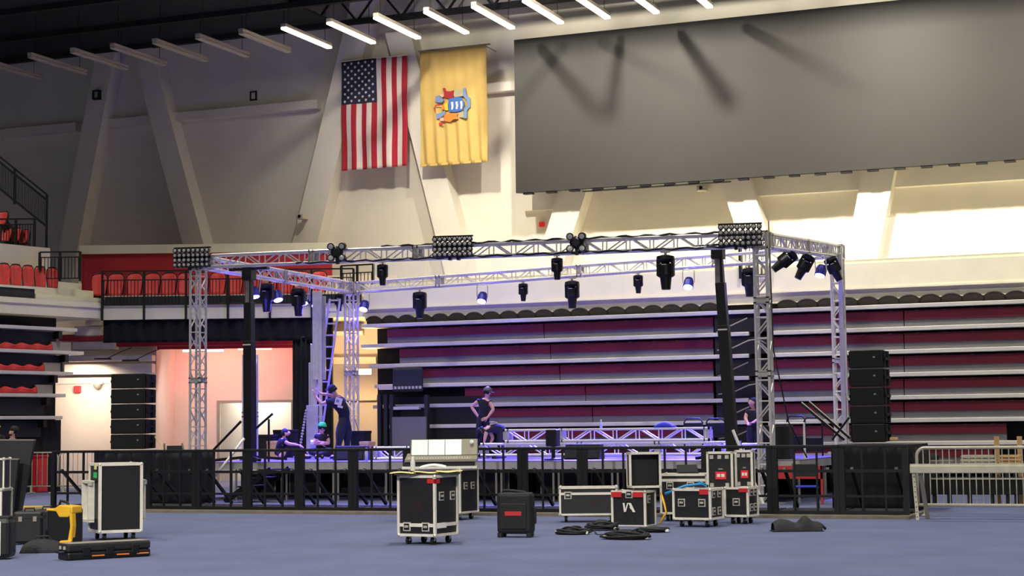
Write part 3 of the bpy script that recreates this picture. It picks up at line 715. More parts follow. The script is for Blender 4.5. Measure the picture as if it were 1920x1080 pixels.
ZF = {'FL': (5.24-.0), 'FR': 5.06, 'RL': 5.18, 'RR': 5.5}
def beam(a, b, label, conn=None):
    a = Vector(a); b = Vector(b); d = b-a; L = d.length
    o = thing('truss_beam', label, 'truss', a, 0); o.rotation_euler = d.to_track_quat('X', 'Z').to_euler()
    truss_parts(o, L, conn=[L*c for c in conn]); return o
H2 = .15
PFL = Vector((XS0, YS0, ZF['FL']+H2)); PFR = Vector((XS1, YS0, ZF['FR']+H2)); PRL = Vector((XS0, YS1, ZF['RL']+H2)); PRR = Vector((XS1, YS1, ZF['RR']+H2))
ex = Vector((.2, 0, 0)); ey = Vector((0, .2, 0))
beam(PFL+ex, PFR-ex, 'long front truss beam of the stage rig, carrying the blinder lights', [.005, .22, .42, .72, .995])
beam(PRL+ex, PRR-ex, 'long rear truss beam of the stage rig with small lights hanging below', [.005, .19, .5, .78, .995])
beam(PFL+ey, PRL-ey, 'left side truss beam of the stage rig', [.02, .5, .98])
beam(PFR+ey, PRR-ey, 'right side truss beam of the stage rig', [.02, .5, .98])
def tower(x, y, zb, zt, label, conn):
    o = thing('truss_tower', label, 'truss', (x, y, zb), 0); o.rotation_euler = (0, -math.pi/2, 0)
    truss_parts(o, zt-zb, conn=conn, cell=.42)
    MB().box((.01, 0, 0), (.02, .6, .6)).build('base_plate', M['mast'], o)
    MB().bb((zt-zb-.34, -.17, -.17), (zt-zb, .17, .17)).build('corner_block', M['mast'], o) if False else None
    t = MB(); z = zt-zb
    for zz in (z-.32, z):
        for s in (-.15, .15): t.box((zz, s, 0), (.03, .03, .33)); t.box((zz, 0, s), (.03, .33, .03))
    t.box((z-.16, .15, .15), (.32, .03, .03)); t.box((z-.16, -.15, .15), (.32, .03, .03)); t.box((z-.16, .15, -.15), (.32, .03, .03)); t.box((z-.16, -.15, -.15), (.32, .03, .03))
    t.build('sleeve_block', M['mast'], o)
    return o
tower(XS0, YS0, 0, PFL.z+H2, 'front left truss tower of the stage rig, under the left blinder', [2.7])
tower(XS1, YS0, 0, PFR.z+H2, 'front right truss tower of the stage rig, under the right blinder', [2.55, 4.0])
tower(XS0, YS1, DECK-.2, PRL.z+H2, 'rear left truss tower of the stage rig beside the warm work light', [2.4])
tower(XS1, YS1, DECK-.2, PRR.z+H2, 'rear right truss tower of the stage rig behind the right speaker stack', [2.4])
# small upright truss piece behind the left black mast
pt = PY(469, 665, 36.5); o = thing('truss_tower', 'short upright truss lit purple behind the left black lift mast', 'truss', (pt.x, 36.5, DECK), 0); o.rotation_euler = (0, -math.pi/2, 0)
truss_parts(o, pt.z-DECK, conn=[1.1], cell=.6)
# stage platforms
nx = 11; wS = (XS1-XS0+1.2)/nx
ny = 3; dS = 2.5
def stage_unit(label, x, y):
    o = thing('stage_platform', label, 'stage', (x, y, 0), 0, 'stage platforms')
    MB().bb((.004, .004, DECK-.04), (wS-.004, dS-.004, DECK)).build('deck', M['deck'], o)
    MB().bb((.0, 0, DECK-.17), (wS, .03, DECK-.02)).bb((0, dS-.03, DECK-.17), (wS, dS, DECK-.02)).bb((0, 0, DECK-.17), (.03, dS, DECK-.02)).bb((wS-.03, 0, DECK-.17), (wS, dS, DECK-.02)).build('frame', M['mast'], o)
    for a in (.06, wS-.06):
        for b in (.06, dS-.06): MB().cyl((a, b, 0), (a, b, DECK-.1), .024, 8).build('leg', M['steelgrey'], o)
    return o
xs0 = XS0-.6; st = stage_unit('grey stage platform, front row, first from the left', xs0, YS0+.35)
for j in range(ny):
    for i in range(nx):
        if i or j: dup(st, (xs0+i*wS, YS0+.35+j*dS, 0), 0, 'grey stage platform, %s row, %s from the left' % (['front', 'middle', 'rear'][j], ordn(i)), 'stage platforms')
o = curtain(W0, xs0-.3, XS1+2.2, YS0+.35+3*dS-.1, 0, DECK-.05, 34, 'stage_skirt', 'black skirt closing the rear of the stage underside')
for k, (px, w_, hgt) in enumerate(((585, .8, .5), (700, .9, .52), (840, .8, .5), (930, .9, .5), (1060, .9, .52), (1150, .8, .5), (1235, .9, .5), (500, .8, .45))):
    p = PY(px, 900, YS0+1.6+.3*(k % 3))
    o = thing('road_case', 'dark case stored under the stage, %s of the stored cases from the left' % ordn([1,2,3,4,5,6,7,0][k]), 'case', (p.x, p.y, .0), .05*(k % 3-1), 'dark cases under the stage')
    MB().bb((-w_/2, -.3, .1), (w_/2, .3, .1+hgt)).build('body', M['ply'], o)
    t = MB()
    for zz in (.1, .1+hgt): t.bb((-w_/2, -.31, zz-.015), (w_/2, -.29, zz+.015))
    for xx in (-w_/2, w_/2): t.bb((xx-.015, -.31, .1), (xx+.015, -.29, .1+hgt))
    t.build('edge_trim', M['steelgrey'], o)
    for xx in (-w_/2+.1, w_/2-.1): MB().cyl((xx-.02, -.2, .05), (xx+.02, -.2, .05), .05, 10).build('caster', M['rubber'], o)
# trusses lying on the stage
def lying(px0, px1, Y, z, label, conn):
    a = PY(px0, 820, Y).x; b = PY(px1, 820, Y).x
    o = thing('truss_section', label, 'truss', (a, Y, z)); truss_parts(o, b-a, conn=[(b-a)*c for c in conn], cell=.55); return o
lying(951, 1330, 36.2, 1.365, 'upper box truss lying across the stage, lit blue', [.005, .28, .995])
o = lying(905, 1385, 36.2, 1.055, 'lower box truss lying across the stage under the upper one, lit blue', [.005, .4, .7, .995])
for x in (.3, 2, 4, 5.5): MB().bb((x, -.2, -.205), (x+.1, .2, -.15)).build('support_block', M['black'], o)
lying(706, 772, 35.6, 1.0, 'short box truss lying on the stage left of the mixing desk', [.01, .99])
lying(1360, 1432, 36.8, 1.0, 'short box truss end lying at the right of the stage', [.01, .99])
# stage monitors / dark cases on deck
for k, (px, Y) in enumerate(((1112, 35.0), (1080, 35.0), (660, 35.0))):
    p = PY(px, 860, Y); o = thing('stage_monitor', ['black box on the stage in front of the blue-lit truss, right one', 'black box on the stage in front of the blue-lit truss, left one', 'wide dark box on the stage behind the railing near the lift mast'][k], 'speaker', (p.x, Y, DECK))
    W = .42 if k < 2 else .8
    MB().prismx([(-.2, 0), (.2, 0), (.1, .33), (-.08, .33)], -W/2, W/2).build('cabinet', M['black'], o, bevel=.015)
    MB().prismx([(-.215, .03), (-.2, .03), (-.085, .31), (-.1, .31)], -W/2+.04, W/2-.04).build('grille', M['blackmatt'], o)
# black lift masts
def mast(px, pxb, ytop, ybase, Y, zb, w_, label):
    A = PY(px, ytop, Y); B = PY(pxb, ybase, Y); B = A+(B-A)*((A.z-zb)/(A.z-B.z))
    o = thing('lift_mast', label, 'mast', B); d = A-B; n = 3
    def at(u): return d*u
    MB().bar(at(0), at(.62), w_*1.15, w_*1.15, (0, 1, 0)).build('lower_sleeve', M['black'], o, bevel=.01)
    MB().bar(at(.6), at(.82), w_, w_, (0, 1, 0)).build('middle_sleeve', M['black'], o, bevel=.01)
    MB().bar(at(.8), at(1), w_*.8, w_*.8, (0, 1, 0)).build('upper_sleeve', M['black'], o, bevel=.01)
    t = MB(); t.bar(at(.6)+Vector((-w_*.5, -w_*.62, 0)), at(.6)+Vector((w_*.5, -w_*.62, 0)), .03, .03); t.build('clamp_band', M['alu'], o)
    t = MB(); q = at(1); t.bb((q.x-.5, q.y-.06, q.z-.06), (q.x+.5, q.y+.06, q.z)); t.bb((q.x-.12, q.y-.12, q.z-.3), (q.x+.12, q.y+.12, q.z)); t.build('top_fork', M['black'], o)
    t = MB(); t.bb((q.x-.05, q.y-w_*.46, q.z-.85), (q.x+.05, q.y-w_*.41, q.z-.2)); t.build('face_label', M['steelgrey'], o)
    for sx, sy in ((-1, -1), (1, -1), (1, 1), (-1, 1)):
        MB().bar((0, 0, .12), (sx*.6, sy*.6, .05), .07, .06).build('outrigger', M['black'], o)
    return o
mast(467, 469, 502, 862, 33.6, DECK, .19, 'tall black telescopic lift mast at the left front of the stage')
mast(1346, 1375, 458, 862, 33.6, DECK, .19, 'tall black telescopic lift mast at the right front of the stage')
# silver telescopic lift in the middle-left with the leaning man
Yl = 37.2
pb = PY(598, 850, Yl); o = thing('material_lift', 'silver telescopic lift mast held by the leaning man', 'mast', (pb.x, Yl, DECK), YAW)
FM = Fr((pb.x, pb.y), YAW)
def mz(px, py): l = FM.L(px, py); return l.x, l.z-DECK
for k, (xa, xb, ya, yb, dy) in enumerate(((586, 598, 546, 712, 0), (598, 604, 546, 850, -.02), (582, 592, 645, 835, .05), (578, 589, 680, 850, .1), (575, 597, 760, 850, -.05), (604, 610, 555, 712, .08))):
    a = mz(xa, ya); c = mz(xb, yb); c2 = (mz(xb, ya)[0], max(0, c[1]))
    MB().bb((a[0], dy-.05, c2[1]), (c2[0], dy+.05, a[1])).build('mast_section', M['mast'], o, bevel=.008)
t = MB(); 
for k in range(14):
    a = mz(575-k*.9, 770+k*5.4); t.lathe([(.0, -.025), (.03, -.02), (.03, .02), (0, .025)], (a[0], -.1, a[1]), (random.uniform(-1, 1), 1, 0), 8)
t.build('winch_cable', M['chrome'], o)
t = MB(); t.cyl((-.18, -.12, .35), (.0, -.12, .35), .12, 12); t.build('winch_drum', M['mast'], o)
for s in (-1, 1):
    MB().bar((0, 0, .08), (s*.55, -.5, .04), .07, .06).build('leg', M['mast'], o); MB().bar((0, 0, .08), (s*.55, .5, .04), .07, .06).build('leg', M['mast'], o)
q = PY(1580, 820, 40.0); o = thing('lift_mast', 'silver square lift mast standing in front of the rear right truss tower', 'mast', (q.x, 40.0, DECK))
zt_ = PRR.z-DECK-.1
MB().bb((-.0, -.06, 0), (.11, .06, zt_*.75)).build('lower_section', M['mast'], o, bevel=.008); MB().bb((.01, -.05, zt_*.7), (.10, .05, zt_)).build('upper_section', M['mast'], o, bevel=.008)
MB().bb((.11, -.03, zt_*.3), (.15, .05, zt_*.62)).build('slide_rail', M['truss'], o); MB().bb((-.3, -.3, 0), (.25, .3, .05)).build('base_plate', M['mast'], o)
# ladder leaning behind the mast
Yd = 38.6; A = PY(628, 560, Yd); B = PY(602, 752, Yd)
o = thing('ladder', 'silver ladder rising steeply to the rear left truss corner', 'ladder', B, YAW)
d = A-B; dl = Vector((d.dot(R0), d.dot(Vector((-math.sin(YAW), math.cos(YAW), 0))), d.z)); dn = dl.normalized(); low = -dn*(B.z-DECK)/dn.z
for s in (-.13, .13): MB().bar(low+Vector((s, 0, 0)), dl+Vector((s, 0, 0)), .045, .11).build('rail', M['mast'], o)
LL = (dl-low).length; q = .15
while q < LL: c = low+dn*q; MB().bar(c+Vector((-.13, 0, 0)), c+Vector((.13, 0, 0)), .04, .04).build('rung', M['mast'], o); q += .3

# ---------------------------------------------------------------- lamps on the rig
def mover_proto(name, s, label):
    o = thing(name, label, 'stage light')
    t = MB(); t.cyl((0, 0, 0), (0, 0, -.09*s), .03*s, 8); t.bb((-.1*s, -.03, -.03*s), (.1*s, .03, .0)); t.build('clamp', M['alu'], o)
    MB().lathe([(.09*s, 0), (.19*s, -.03*s), (.2*s, -.1*s), (.12*s, -.15*s)], (0, 0, -.08*s), (0, 0, 1), 12).build('base', M['black'], o, smooth=False)
    t = MB()
    for q in (-1, 1): t.prism([(q*.13*s, -.2*s), (q*.19*s, -.2*s), (q*.19*s, -.52*s), (q*.13*s, -.56*s)], -.05*s, .05*s)
    t.bb((-.19*s, -.06*s, -.24*s), (.19*s, .06*s, -.18*s)); t.build('yoke', M['black'], o)
    h = MB().lathe([(.08*s, -.24*s), (.135*s, -.28*s), (.14*s, -.5*s), (.125*s, -.56*s), (.10*s, -.78*s), (.095*s, -.82*s), (.08*s, -.82*s)], (0, 0, 0), (0, 0, 1), 14).build('head', M['black'], o, smooth=False)
    MB().cyl((0, 0, -.81*s), (0, 0, -.825*s), .08*s, 14).build('lens', M['lens'], h)
    MB().bb((-.05*s, -.142*s, -.3*s), (.05*s, -.13*s, -.285*s)).build('marking', M['white'], h)
    return o
big = mover_proto('moving_head_light', .95, ''); sml = mover_proto('small_moving_head_light', .62, '')
usedm = {}
def place(proto, pos, label, group, rot=None):
    if proto.name not in usedm:
        usedm[proto.name] = 1; proto.location = pos; proto['label'] = label; proto['group'] = group
        if rot: proto.rotation_euler = rot
        return proto
    return dup(proto, pos, None, label, group, rot=rot or (0, 0, 0))
def beam_at(P, Q, px):                      # point on the beam axis seen at column px
    best = None
    for i in range(401):
        p = P.lerp(Q, i/400); d = p-EYEV; x = 960+FPX*d.dot(R_)/d.dot(F_)
        if best is None or abs(x-px) < best[0]: best = (abs(x-px), p)
    return best[1]-Vector((0, 0, .16))
GR = 'moving head lights hanging from the rig'
place(big, beam_at(PFL, PFR, 1248), 'large black moving head hanging from the front beam, left of the right lift mast', GR)
for px, lb in ((787, 'large black moving head under the rear beam, left of the round blue lamp'), (1073, 'large black moving head at the middle of the rear beam'), (1403, 'large black moving head under the rear beam behind the front right tower')):
    place(big, beam_at(PRL, PRR, px), lb, GR)
for px, lb in ((500, 'large black moving head under the left side beam next to the left lift mast'), (560, 'black moving head under the middle of the left side beam')):
    place(big, beam_at(PFL, PRL, px), lb, GR)
for px, r, lb in ((1494, (0, .9, .3), 'tilted black moving head under the right side beam, nearest the front'), (1521, (0, .5, .3), 'tilted black moving head under the right side beam, second from the front'), (1552, (0, -.4, .2), 'tilted black moving head under the right side beam next to the rear tower')):
    place(big, beam_at(PFR, PRR, px)+Vector((0, 0, .05)), lb, GR, r).scale = (.85, .85, .85)
for px, lb in ((718, 'small black moving head under the left part of the front beam'), (1043, 'small black moving head under the front beam below the spider light')):
    place(sml, beam_at(PFL, PFR, px), lb, 'small moving heads on the rig')
for px, lb in ((634, 'small black moving head next to the rear left corner of the rig'), (980, 'small black moving head under the rear beam, right of the round blue lamp'), (1197, 'small black moving head under the right half of the rear beam')):
    place(sml, beam_at(PRL, PRR, max(px, 664)) if px > 640 else beam_at(PFL, PRL, 636), lb, 'small moving heads on the rig')
def par_proto():
    o = thing('par_light', '', 'stage light')
    t = MB(); t.tube([(-.15, 0, -.36), (-.15, 0, -.06), (-.12, 0, -.03), (.12, 0, -.03), (.15, 0, -.06), (.15, 0, -.36)], .012, 6); t.cyl((0, 0, -.03), (0, 0, .03), .02, 6); t.build('yoke', M['alu'], o)
    t = MB(); ax = Vector((.0, -.52, -.85)); t.lathe([(.05, -.14), (.1, -.12), (.125, -.04), (.13, .12), (.12, .125)], (0, 0, -.36), ax, 16)
    c = t.build('can', M['bluepar'], o, smooth=False)
    MB().lathe([(.112, .12), (.11, .13), (.06, .135)], (0, 0, -.36), ax, 16).build('lens', M['parlens'], c)
    return o
par = par_proto()
LB = 'glowing blue par lamp '
pars = [(PRL, PRR, 683, 'under the rear beam, left of the large moving head', (0, 0, 0)), (PRL, PRR, 905, 'under the middle left of the rear beam', (0, 0, 0)), (PRL, PRR, 1290, 'under the rear beam next to the right lift mast', (0, 0, 0)),
        (PFL, PRL, 479, 'peeking out right of the left lift mast', (.2, 0, 1.1)), (PFL, PRL, 521, 'on the left side beam, right of the large moving head', (.1, 0, 1.0)), (PFL, PRL, 568, 'near the rear end of the left side beam', (.1, 0, .9)), (PFL, PRL, 592, 'on the left side beam next to the silver lift mast', (.1, 0, .8)),
        (PFR, PRR, 1537, 'under the right side beam, the only blue one there', (.1, 0, -.4))]
for a, b, px, lb, r in pars:
    p = beam_at(a, b, px)+Vector((0, 0, .02)); o = place(par, p, LB+lb, 'blue par lamps on the rig', r)
    q = p+Vector((0, 0, -.36)); ax = Matrix.Rotation(r[2], 3, 'Z') @ (Matrix.Rotation(r[0], 3, 'X') @ Vector((0, -.52, -.85)))
    spot(q+ax*.2, q+ax*5, 3600, (.07, .045, 1), 56, .7, .1)
    point(q+ax*.36, 12, (.1, .07, 1), .08)
for X, Y in ((-17, 36.5), (-14, 36), (-11, 36.5)):
    spot((X, PRR.y-.4, 4.7), (X, Y-.4, .9), 16000, (.09, .06, 1), 44, .8, .15)
# blinders
def blinder(nx_, nz_, px, w_px, P, Q, label, name='blinder_light', sp=.108, r=.055):
    p = beam_at(P, Q, px)+Vector((0, -.28, .02)); W = nx_*sp; H = nz_*sp
    o = thing(name, label, 'stage light', p, YAW*.55)
    MB().bb((-W/2, .03, 0), (W/2, .09, .03)).bb((-W/2, .03, H), (W/2, .09, H+.03)).bb((-W/2, .03, H*.5-.01), (W/2, .09, H*.5+.02)).build('frame', M['black'], o)
    t = MB(); t.bb((-.05, .05, .0), (.05, .22, .06)); t.bb((-.12, .1, -.05), (-.06, .25, .1)); t.bb((.06, .1, -.05), (.12, .25, .1)); t.build('hook_clamp', M['black'], o)
    c0 = None
    for i in range(nx_):
        for j in range(nz_):
            pos = (-W/2+sp*(i+.5), 0, sp*(j+.5))
            if c0 is None:
                c0 = MB().lathe([(r*.6, .08), (r*.95, .05), (r*.97, -.06), (r*.86, -.06)], (0, 0, 0), (0, 1, 0), 14).build('lamp_can', M['black'], o, loc=pos)
                l0 = MB().lathe([(r*.62, -.06), (r*.45, -.066), (.003, -.068)], (0, 0, 0), (0, 1, 0), 14).build('lens', M['lens'], c0)
            else:
                c = c0.copy(); COL.objects.link(c); c.location = pos; c.parent = o
                l = l0.copy(); COL.objects.link(l); l.parent = c
            c0 = c0
    return o
blinder(8, 4, 372, 76, PFL-ex*2, PFR, 'blinder light of thirty-two lamps at the left end of the front beam')
blinder(8, 4, 860, 80, PFL, PFR, 'blinder light of thirty-two lamps near the middle of the front beam')
blinder(8, 4, 1393, 88, PFL, PFR, 'blinder light of thirty-two lamps above the front right tower')
def spider(px, lb):
    p = beam_at(PFL, PFR, px)+Vector((0, -.25, .22)); o = thing('spider_light', lb, 'stage light', p, YAW*.6)
    MB().lathe([(.10, .1), (.14, .04), (.14, -.04), (.08, -.08)], (0, 0, 0), (0, 1, 0), 8).build('hub', M['black'], o)
    for a in (45, 135, 225, 315):
        v = Vector((math.cos(math.radians(a)), 0, math.sin(math.radians(a))))*.19
        c = MB().cyl((0, 0, 0), v*.7, .03, 6).lathe([(.05, .09), (.075, .03), (.08, -.08), (.068, -.08)], v, v.normalized()*.2+Vector((0, 1, 0)), 12).build('lamp_can', M['black'], o)
        MB().lathe([(.055, -.08), (.003, -.088)], v, v.normalized()*.2+Vector((0, 1, 0)), 12).build('lens', M['lens'], c)
    MB().bb((-.03, .0, -.25), (.03, .1, 0)).build('stem', M['black'], o)
spider(643, 'black four-lamp spider light on the left half of the front beam'); spider(1087, 'black four-lamp spider light on the right half of the front beam')
# chains / ropes and cables on the rig
t = MB(); a = beam_at(PFL, PFR, 1447); t.tube([(a.x+.2, a.y-.2, a.z+.5), (a.x+.25, a.y-.25, 3), (a.x+.5, a.y-.2, 1.6), (a.x+.8, a.y, .9)], .015, 6)
tag(t.build('hoist_cable', M['black'], smooth=True), 'thin black cable hanging beside the front right truss tower', 'cable')
t = MB(); pts = []
for i in range(60):
    p = PFL.lerp(PFR, .36+.6*i/59); pts.append((p.x, p.y-.12+.02*math.sin(i), p.z+.16+.02*math.sin(i*1.7)))
t.tube(pts, .022, 6); tag(t.build('cable_run', M['black'], smooth=True), 'black cable bundle lying along the top of the front beam', 'cable')
t = MB(); pts = []
for i in range(60):
    p = PFL.lerp(PFR, .2+.78*i/59); pts.append((p.x, p.y-.15+.02*math.sin(i*1.3), p.z-.13+.015*math.sin(i*2.1)))
t.tube(pts, .022, 6); tag(t.build('cable_run', M['black'], smooth=True), 'black cable bundle tied along the bottom of the front beam', 'cable')

# ---------------------------------------------------------------- line arrays on black-clothed platforms
def array(px0, px1, ytop, ybot, n, Y, label, lab2, rz, platform):
    A = PY(px0, ytop, Y); B = PY(px1, ybot, Y); H = (A.z-B.z)/n; W = (B.x-A.x)*.93
    for i in range(n):
        z = B.z+i*H
        o = thing('line_array_speaker', lab2 % ['lowest', 'second from the bottom', 'middle', 'second from the top', 'topmost'][i], 'speaker', ((A.x+B.x)/2, Y, z), rz, label)
        MB().prismx([(-.25, .003), (.26, .02), (.26, H-.02), (-.25, H-.003)], -W/2+.03, W/2-.03).build('cabinet', M['black'], o, bevel=.01)
        MB().bb((-W/2+.06, -.262, .03), (W/2-.06, -.25, H-.03)).build('grille', M['blackmatt'], o)
        for s in (-1, 1):
            t = MB(); t.bb((s*W/2-.03*s, -.2, .02), (s*W/2, -.12, H-.02)); t.bb((s*W/2-.03*s, .08, .02), (s*W/2, .16, H-.02)); t.bb((s*W/2-.03*s, -.2, H*.42), (s*(W/2+.015), .16, H*.58)); t.build('rigging_plate', M['blackmatt'], o)
        MB().box((W/2-.18, -.268, H*.6), (.04, .008, .03)).build('badge', M['steelgrey'], o)
    return A, B
def platform(px0, px1, ytop, Y, dep, label, lab_top):
    A = PY(px0, ytop, Y); B = PY(px1, ytop, Y); W = B.x-A.x
    o = thing('speaker_platform', label, 'platform', (A.x, Y, 0)); H = A.z
    MB().bb((0, 0, H-.07), (W, dep, H)).build('deck', M['black'], o, bevel=.01)
    def f(u, v): 
        x = u*(W*1.0); return (x, -.02+.03*math.sin(u*34+math.sin(v*4)), (H-.07)*(1-v)+.02)
    MB().grid(f, 90, 8).build('front_drape', M['drape'], o, solid=.008, smooth=True)
    def f2(u, v): return (W+.02+.02*math.sin(u*20), u*dep, (H-.07)*(1-v)+.02)
    MB().grid(f2, 30, 6).build('side_drape', M['drape'], o, solid=.008, smooth=True)
    def f3(u, v): return (-.02+.02*math.sin(u*20), u*dep, (H-.07)*(1-v)+.02)
    MB().grid(f3, 30, 6).build('side_drape', M['drape'], o, solid=.008, smooth=True)
    for a in (.06, W-.06):
        for b in (.06, dep-.06): MB().cyl((a, b, 0), (a, b, H-.07), .03, 8).build('leg', M['steelgrey'], o)
platform(190, 318, 846, 30.2, 1.7, 'platform skirted in black drape under the left speaker stack', '')
platform(1560, 1712, 834, 30.4, 1.7, 'platform skirted in black drape under the right speaker stack', '')
array(217, 284, 702, 842, 5, 31.1, 'speakers of the left line array stack', 'black line array speaker in the left stack, %s', .1, None)
array(1593, 1671, 658, 829, 5, 31.2, 'speakers of the right line array stack', 'black line array speaker in the right stack, %s', -.05, None)
p = PY(288, 815, 31.3); q = PY(305, 843, 31.3)
t = MB().tube([p, q, q+Vector((0, -.95, -.1)), q+Vector((0.0, -.98, -1.1))], .012); tag(t.build('ratchet_strap', M['yellowpaper']), 'pale ratchet strap running down from the left speaker stack', 'strap')
p = PY(1676, 823, 31.0); o = tag(MB().box((p.x, 31.0, p.z), (.14, .1, .06)).build('small_box', M['wood'], bevel=.015), 'small tan box on the platform right of the right speaker stack', 'box')
# ramp rods / stair rail at the right stack
o = thing('stage_stair_rail', 'pair of black stair rails leaning left of the right speaker stack', 'railing', (0, 0, 0))
for a, b in (((1503, 757), (1583, 825)), ((1517, 755), (1594, 822))):
    A = PY(*a, 31.8); B = PY(*b, 31.8); MB().cyl(A, B, .025, 8).build('rail', M['black'], o); MB().cyl(A+Vector((0, 0, .03)), B+Vector((0, 0, .03)), .01, 6).build('rail_highlight_strip', M['alu'], o)
A = PY(1560, 825, 31.8); B = PY(1592, 783, 31.8); MB().cyl(A, B, .02, 8).build('brace', M['black'], o)

# ---------------------------------------------------------------- crowd barricade
BW = 1.13
def barricade_proto():
    o = thing('crowd_barricade', '', 'barrier'); H = 1.15
    MB().bb((0, -.03, H-.05), (BW, .03, H)).build('top_rail', M['black'], o, bevel=.008)
    for x in (0, BW-.09): MB().bb((x, -.05, 0), (x+.09, .03, H-.05)).build('side_post', M['black'], o)
    MB().bb((.09, -.02, H*.62-.02), (BW-.09, .02, H*.62+.03)).bb((.09, -.02, .28), (BW-.09, .02, .32)).build('mid_rail', M['black'], o)
    MB().bb((0, -.06, 0), (BW, .03, .06)).build('bottom_rail', M['black'], o)
    t = MB(); t.bb((.36, -.02, .06), (.39, .02, H-.05)); t.bb((.74, -.02, .06), (.77, .02, H-.05)); t.build('upright', M['black'], o)
    for x in (.2, BW-.2):
        MB().bar((x, .03, H*.66), (x, .95, .08), .05, .05).build('brace', M['black'], o)
    MB().bb((.03, .0, .03), (BW-.03, 1.1, .05)).build('step_plate', M['blackmatt'], o)
    return o
bp = barricade_proto(); xa = PY(98, 900, YB).x; xb = PY(1704, 900, YB).x; n = round((xb-xa)/BW)
for i in range(n):
    lb = 'black steel crowd barricade section, %s from the left' % ordn(i); g_ = 'crowd barricade sections in front of the stage'
    pos = (xa+(xb-xa)*i/n, YB, .05 if i > 1 else .05)
    if i == 0: bp.location = pos; bp['label'] = lb; bp['group'] = g_
    else: dup(bp, pos, 0, lb, g_)
struct(MB().bb((PY(270, 960, YB).x, YB-.45, 0), (PY(1712, 960, YB).x, YB+1.2, .05)).build('trim_50', M['kerb']))
struct(MB().bb((xa-.6, YB-.25, 0), (PY(270, 960, YB).x, YB+1.2, .05)).build('trim_51', M['kerb']))
# ================================================================ road cases and floor things
def latch(mbx, x, z, y=-.0, s=.055):
    mbx.bb((x-s, y-.012, z-s), (x+s, y, z+s))
def case(px, py, w, d, h, rz, label, lid=None, name='road_case', wheels=True, latches=((-.25, .5), (.25, .5)), side_latches=(), z0=None, Z=0, pos=None, mat_='ply', frame=.028, group=None):
    p = pos if pos is not None else PZ(px, py, Z)
    o = thing(name, label, 'case', p, rz, group); wh = .13 if wheels else 0; x, y = w/2, d/2
    MB().bb((-x, -y, wh), (x, y, wh+h)).build('body', M[mat_], o)
    t = MB(); f = frame
    for a in (-x, x):
        for b in (-y, y): t.box((a, b, wh+h/2), (f, f, h+f*.8))
    zs = [wh, wh+h]+([wh+h*lid] if lid else [])
    for zz in zs:
        ff = f if zz != zs[-1] or not lid else f*1.3
        for b in (-y, y): t.box((0, b, zz), (w, f*.9, ff))
        for a in (-x, x): t.box((a, 0, zz), (f*.9, d, ff))
    t.build('edge_trim', M['alu'], o)
    for a in (-x, x):
        for b in (-y, y):
            for zz in (wh, wh+h): MB().lathe([(.001, -.028), (.022, -.02), (.03, 0), (.022, .02), (.001, .028)], (a, b, zz), (0, 0, 1), 8).build('ball_corner', M['chrome'], o)
    for fx, fz in latches:
        t = MB(); latch(t, fx*w, wh+h*fz, -y-.003, .06); l = t.build('latch', M['chrome'], o, bevel=.004)
        MB().bb((fx*w-.042, -y-.018, wh+h*fz-.042), (fx*w+.042, -y-.015, wh+h*fz+.042)).build('latch_recess', M['black'], l); MB().bb((fx*w-.03, -y-.024, wh+h*fz-.012), (fx*w+.03, -y-.018, wh+h*fz+.02)).build('latch_lever', M['chrome'], l)
    for fy, fz in side_latches:
        for sx in (1,):
            t = MB(); t.bb((sx*x, fy*d-.06, wh+h*fz-.06), (sx*x+.014, fy*d+.06, wh+h*fz+.06)); l = t.build('latch', M['chrome'], o, bevel=.004)
            MB().bb((sx*x+.014, fy*d-.042, wh+h*fz-.042), (sx*x+.018, fy*d+.042, wh+h*fz+.042)).build('latch_recess', M['black'], l); MB().bb((sx*x+.018, fy*d-.03, wh+h*fz-.012), (sx*x+.024, fy*d+.03, wh+h*fz+.02)).build('latch_lever', M['chrome'], l)
    if wheels:
        for a in (-x+.09, x-.09):
            for b in (-y+.09, y-.09):
                c = MB().bb((a-.035, b-.035, wh-.03), (a+.035, b+.035, wh)).bb((a-.03, b-.01, .05), (a-.022, b+.03, wh)).bb((a+.022, b-.01, .05), (a+.03, b+.03, wh)).build('caster', M['chrome'], o)
                MB().cyl((a-.02, b+.01, .05), (a+.02, b+.01, .05), .05, 14).build('wheel', M['rubber'], c)
    return o
def sticker(o, m, a, b, name='sticker'): MB().bb(a, b).build(name, M[m], o)
# tall case at the left
p = PZ(216, 1011); c = case(0, 0, .60, .60, .96, .86, 'tall black road case with aluminium edges standing at the left, behind the flat case', pos=p, latches=(), frame=.04)
for s in (-1, 1):
    t = MB()
    for yy in (-.08, .3): t.bb((s*.33, yy-.02, .28), (s*.42, yy+.02, .84))
    for zz in (.28, .84): t.bb((s*.33, -.1, zz-.02), (s*.42, .32, zz+.02))
    t.build('side_frame', M['alu'], c); MB().box((s*.4, -.12, .82), (.05, .05, .06)).build('side_latch', M['chrome'], c)
sticker(c, 'yellowpaper', (-.34, -.2, 1.02), (-.325, -.1, 1.09)); sticker(c, 'green', (-.345, -.22, .9), (-.325, -.08, .98), 'green_label')
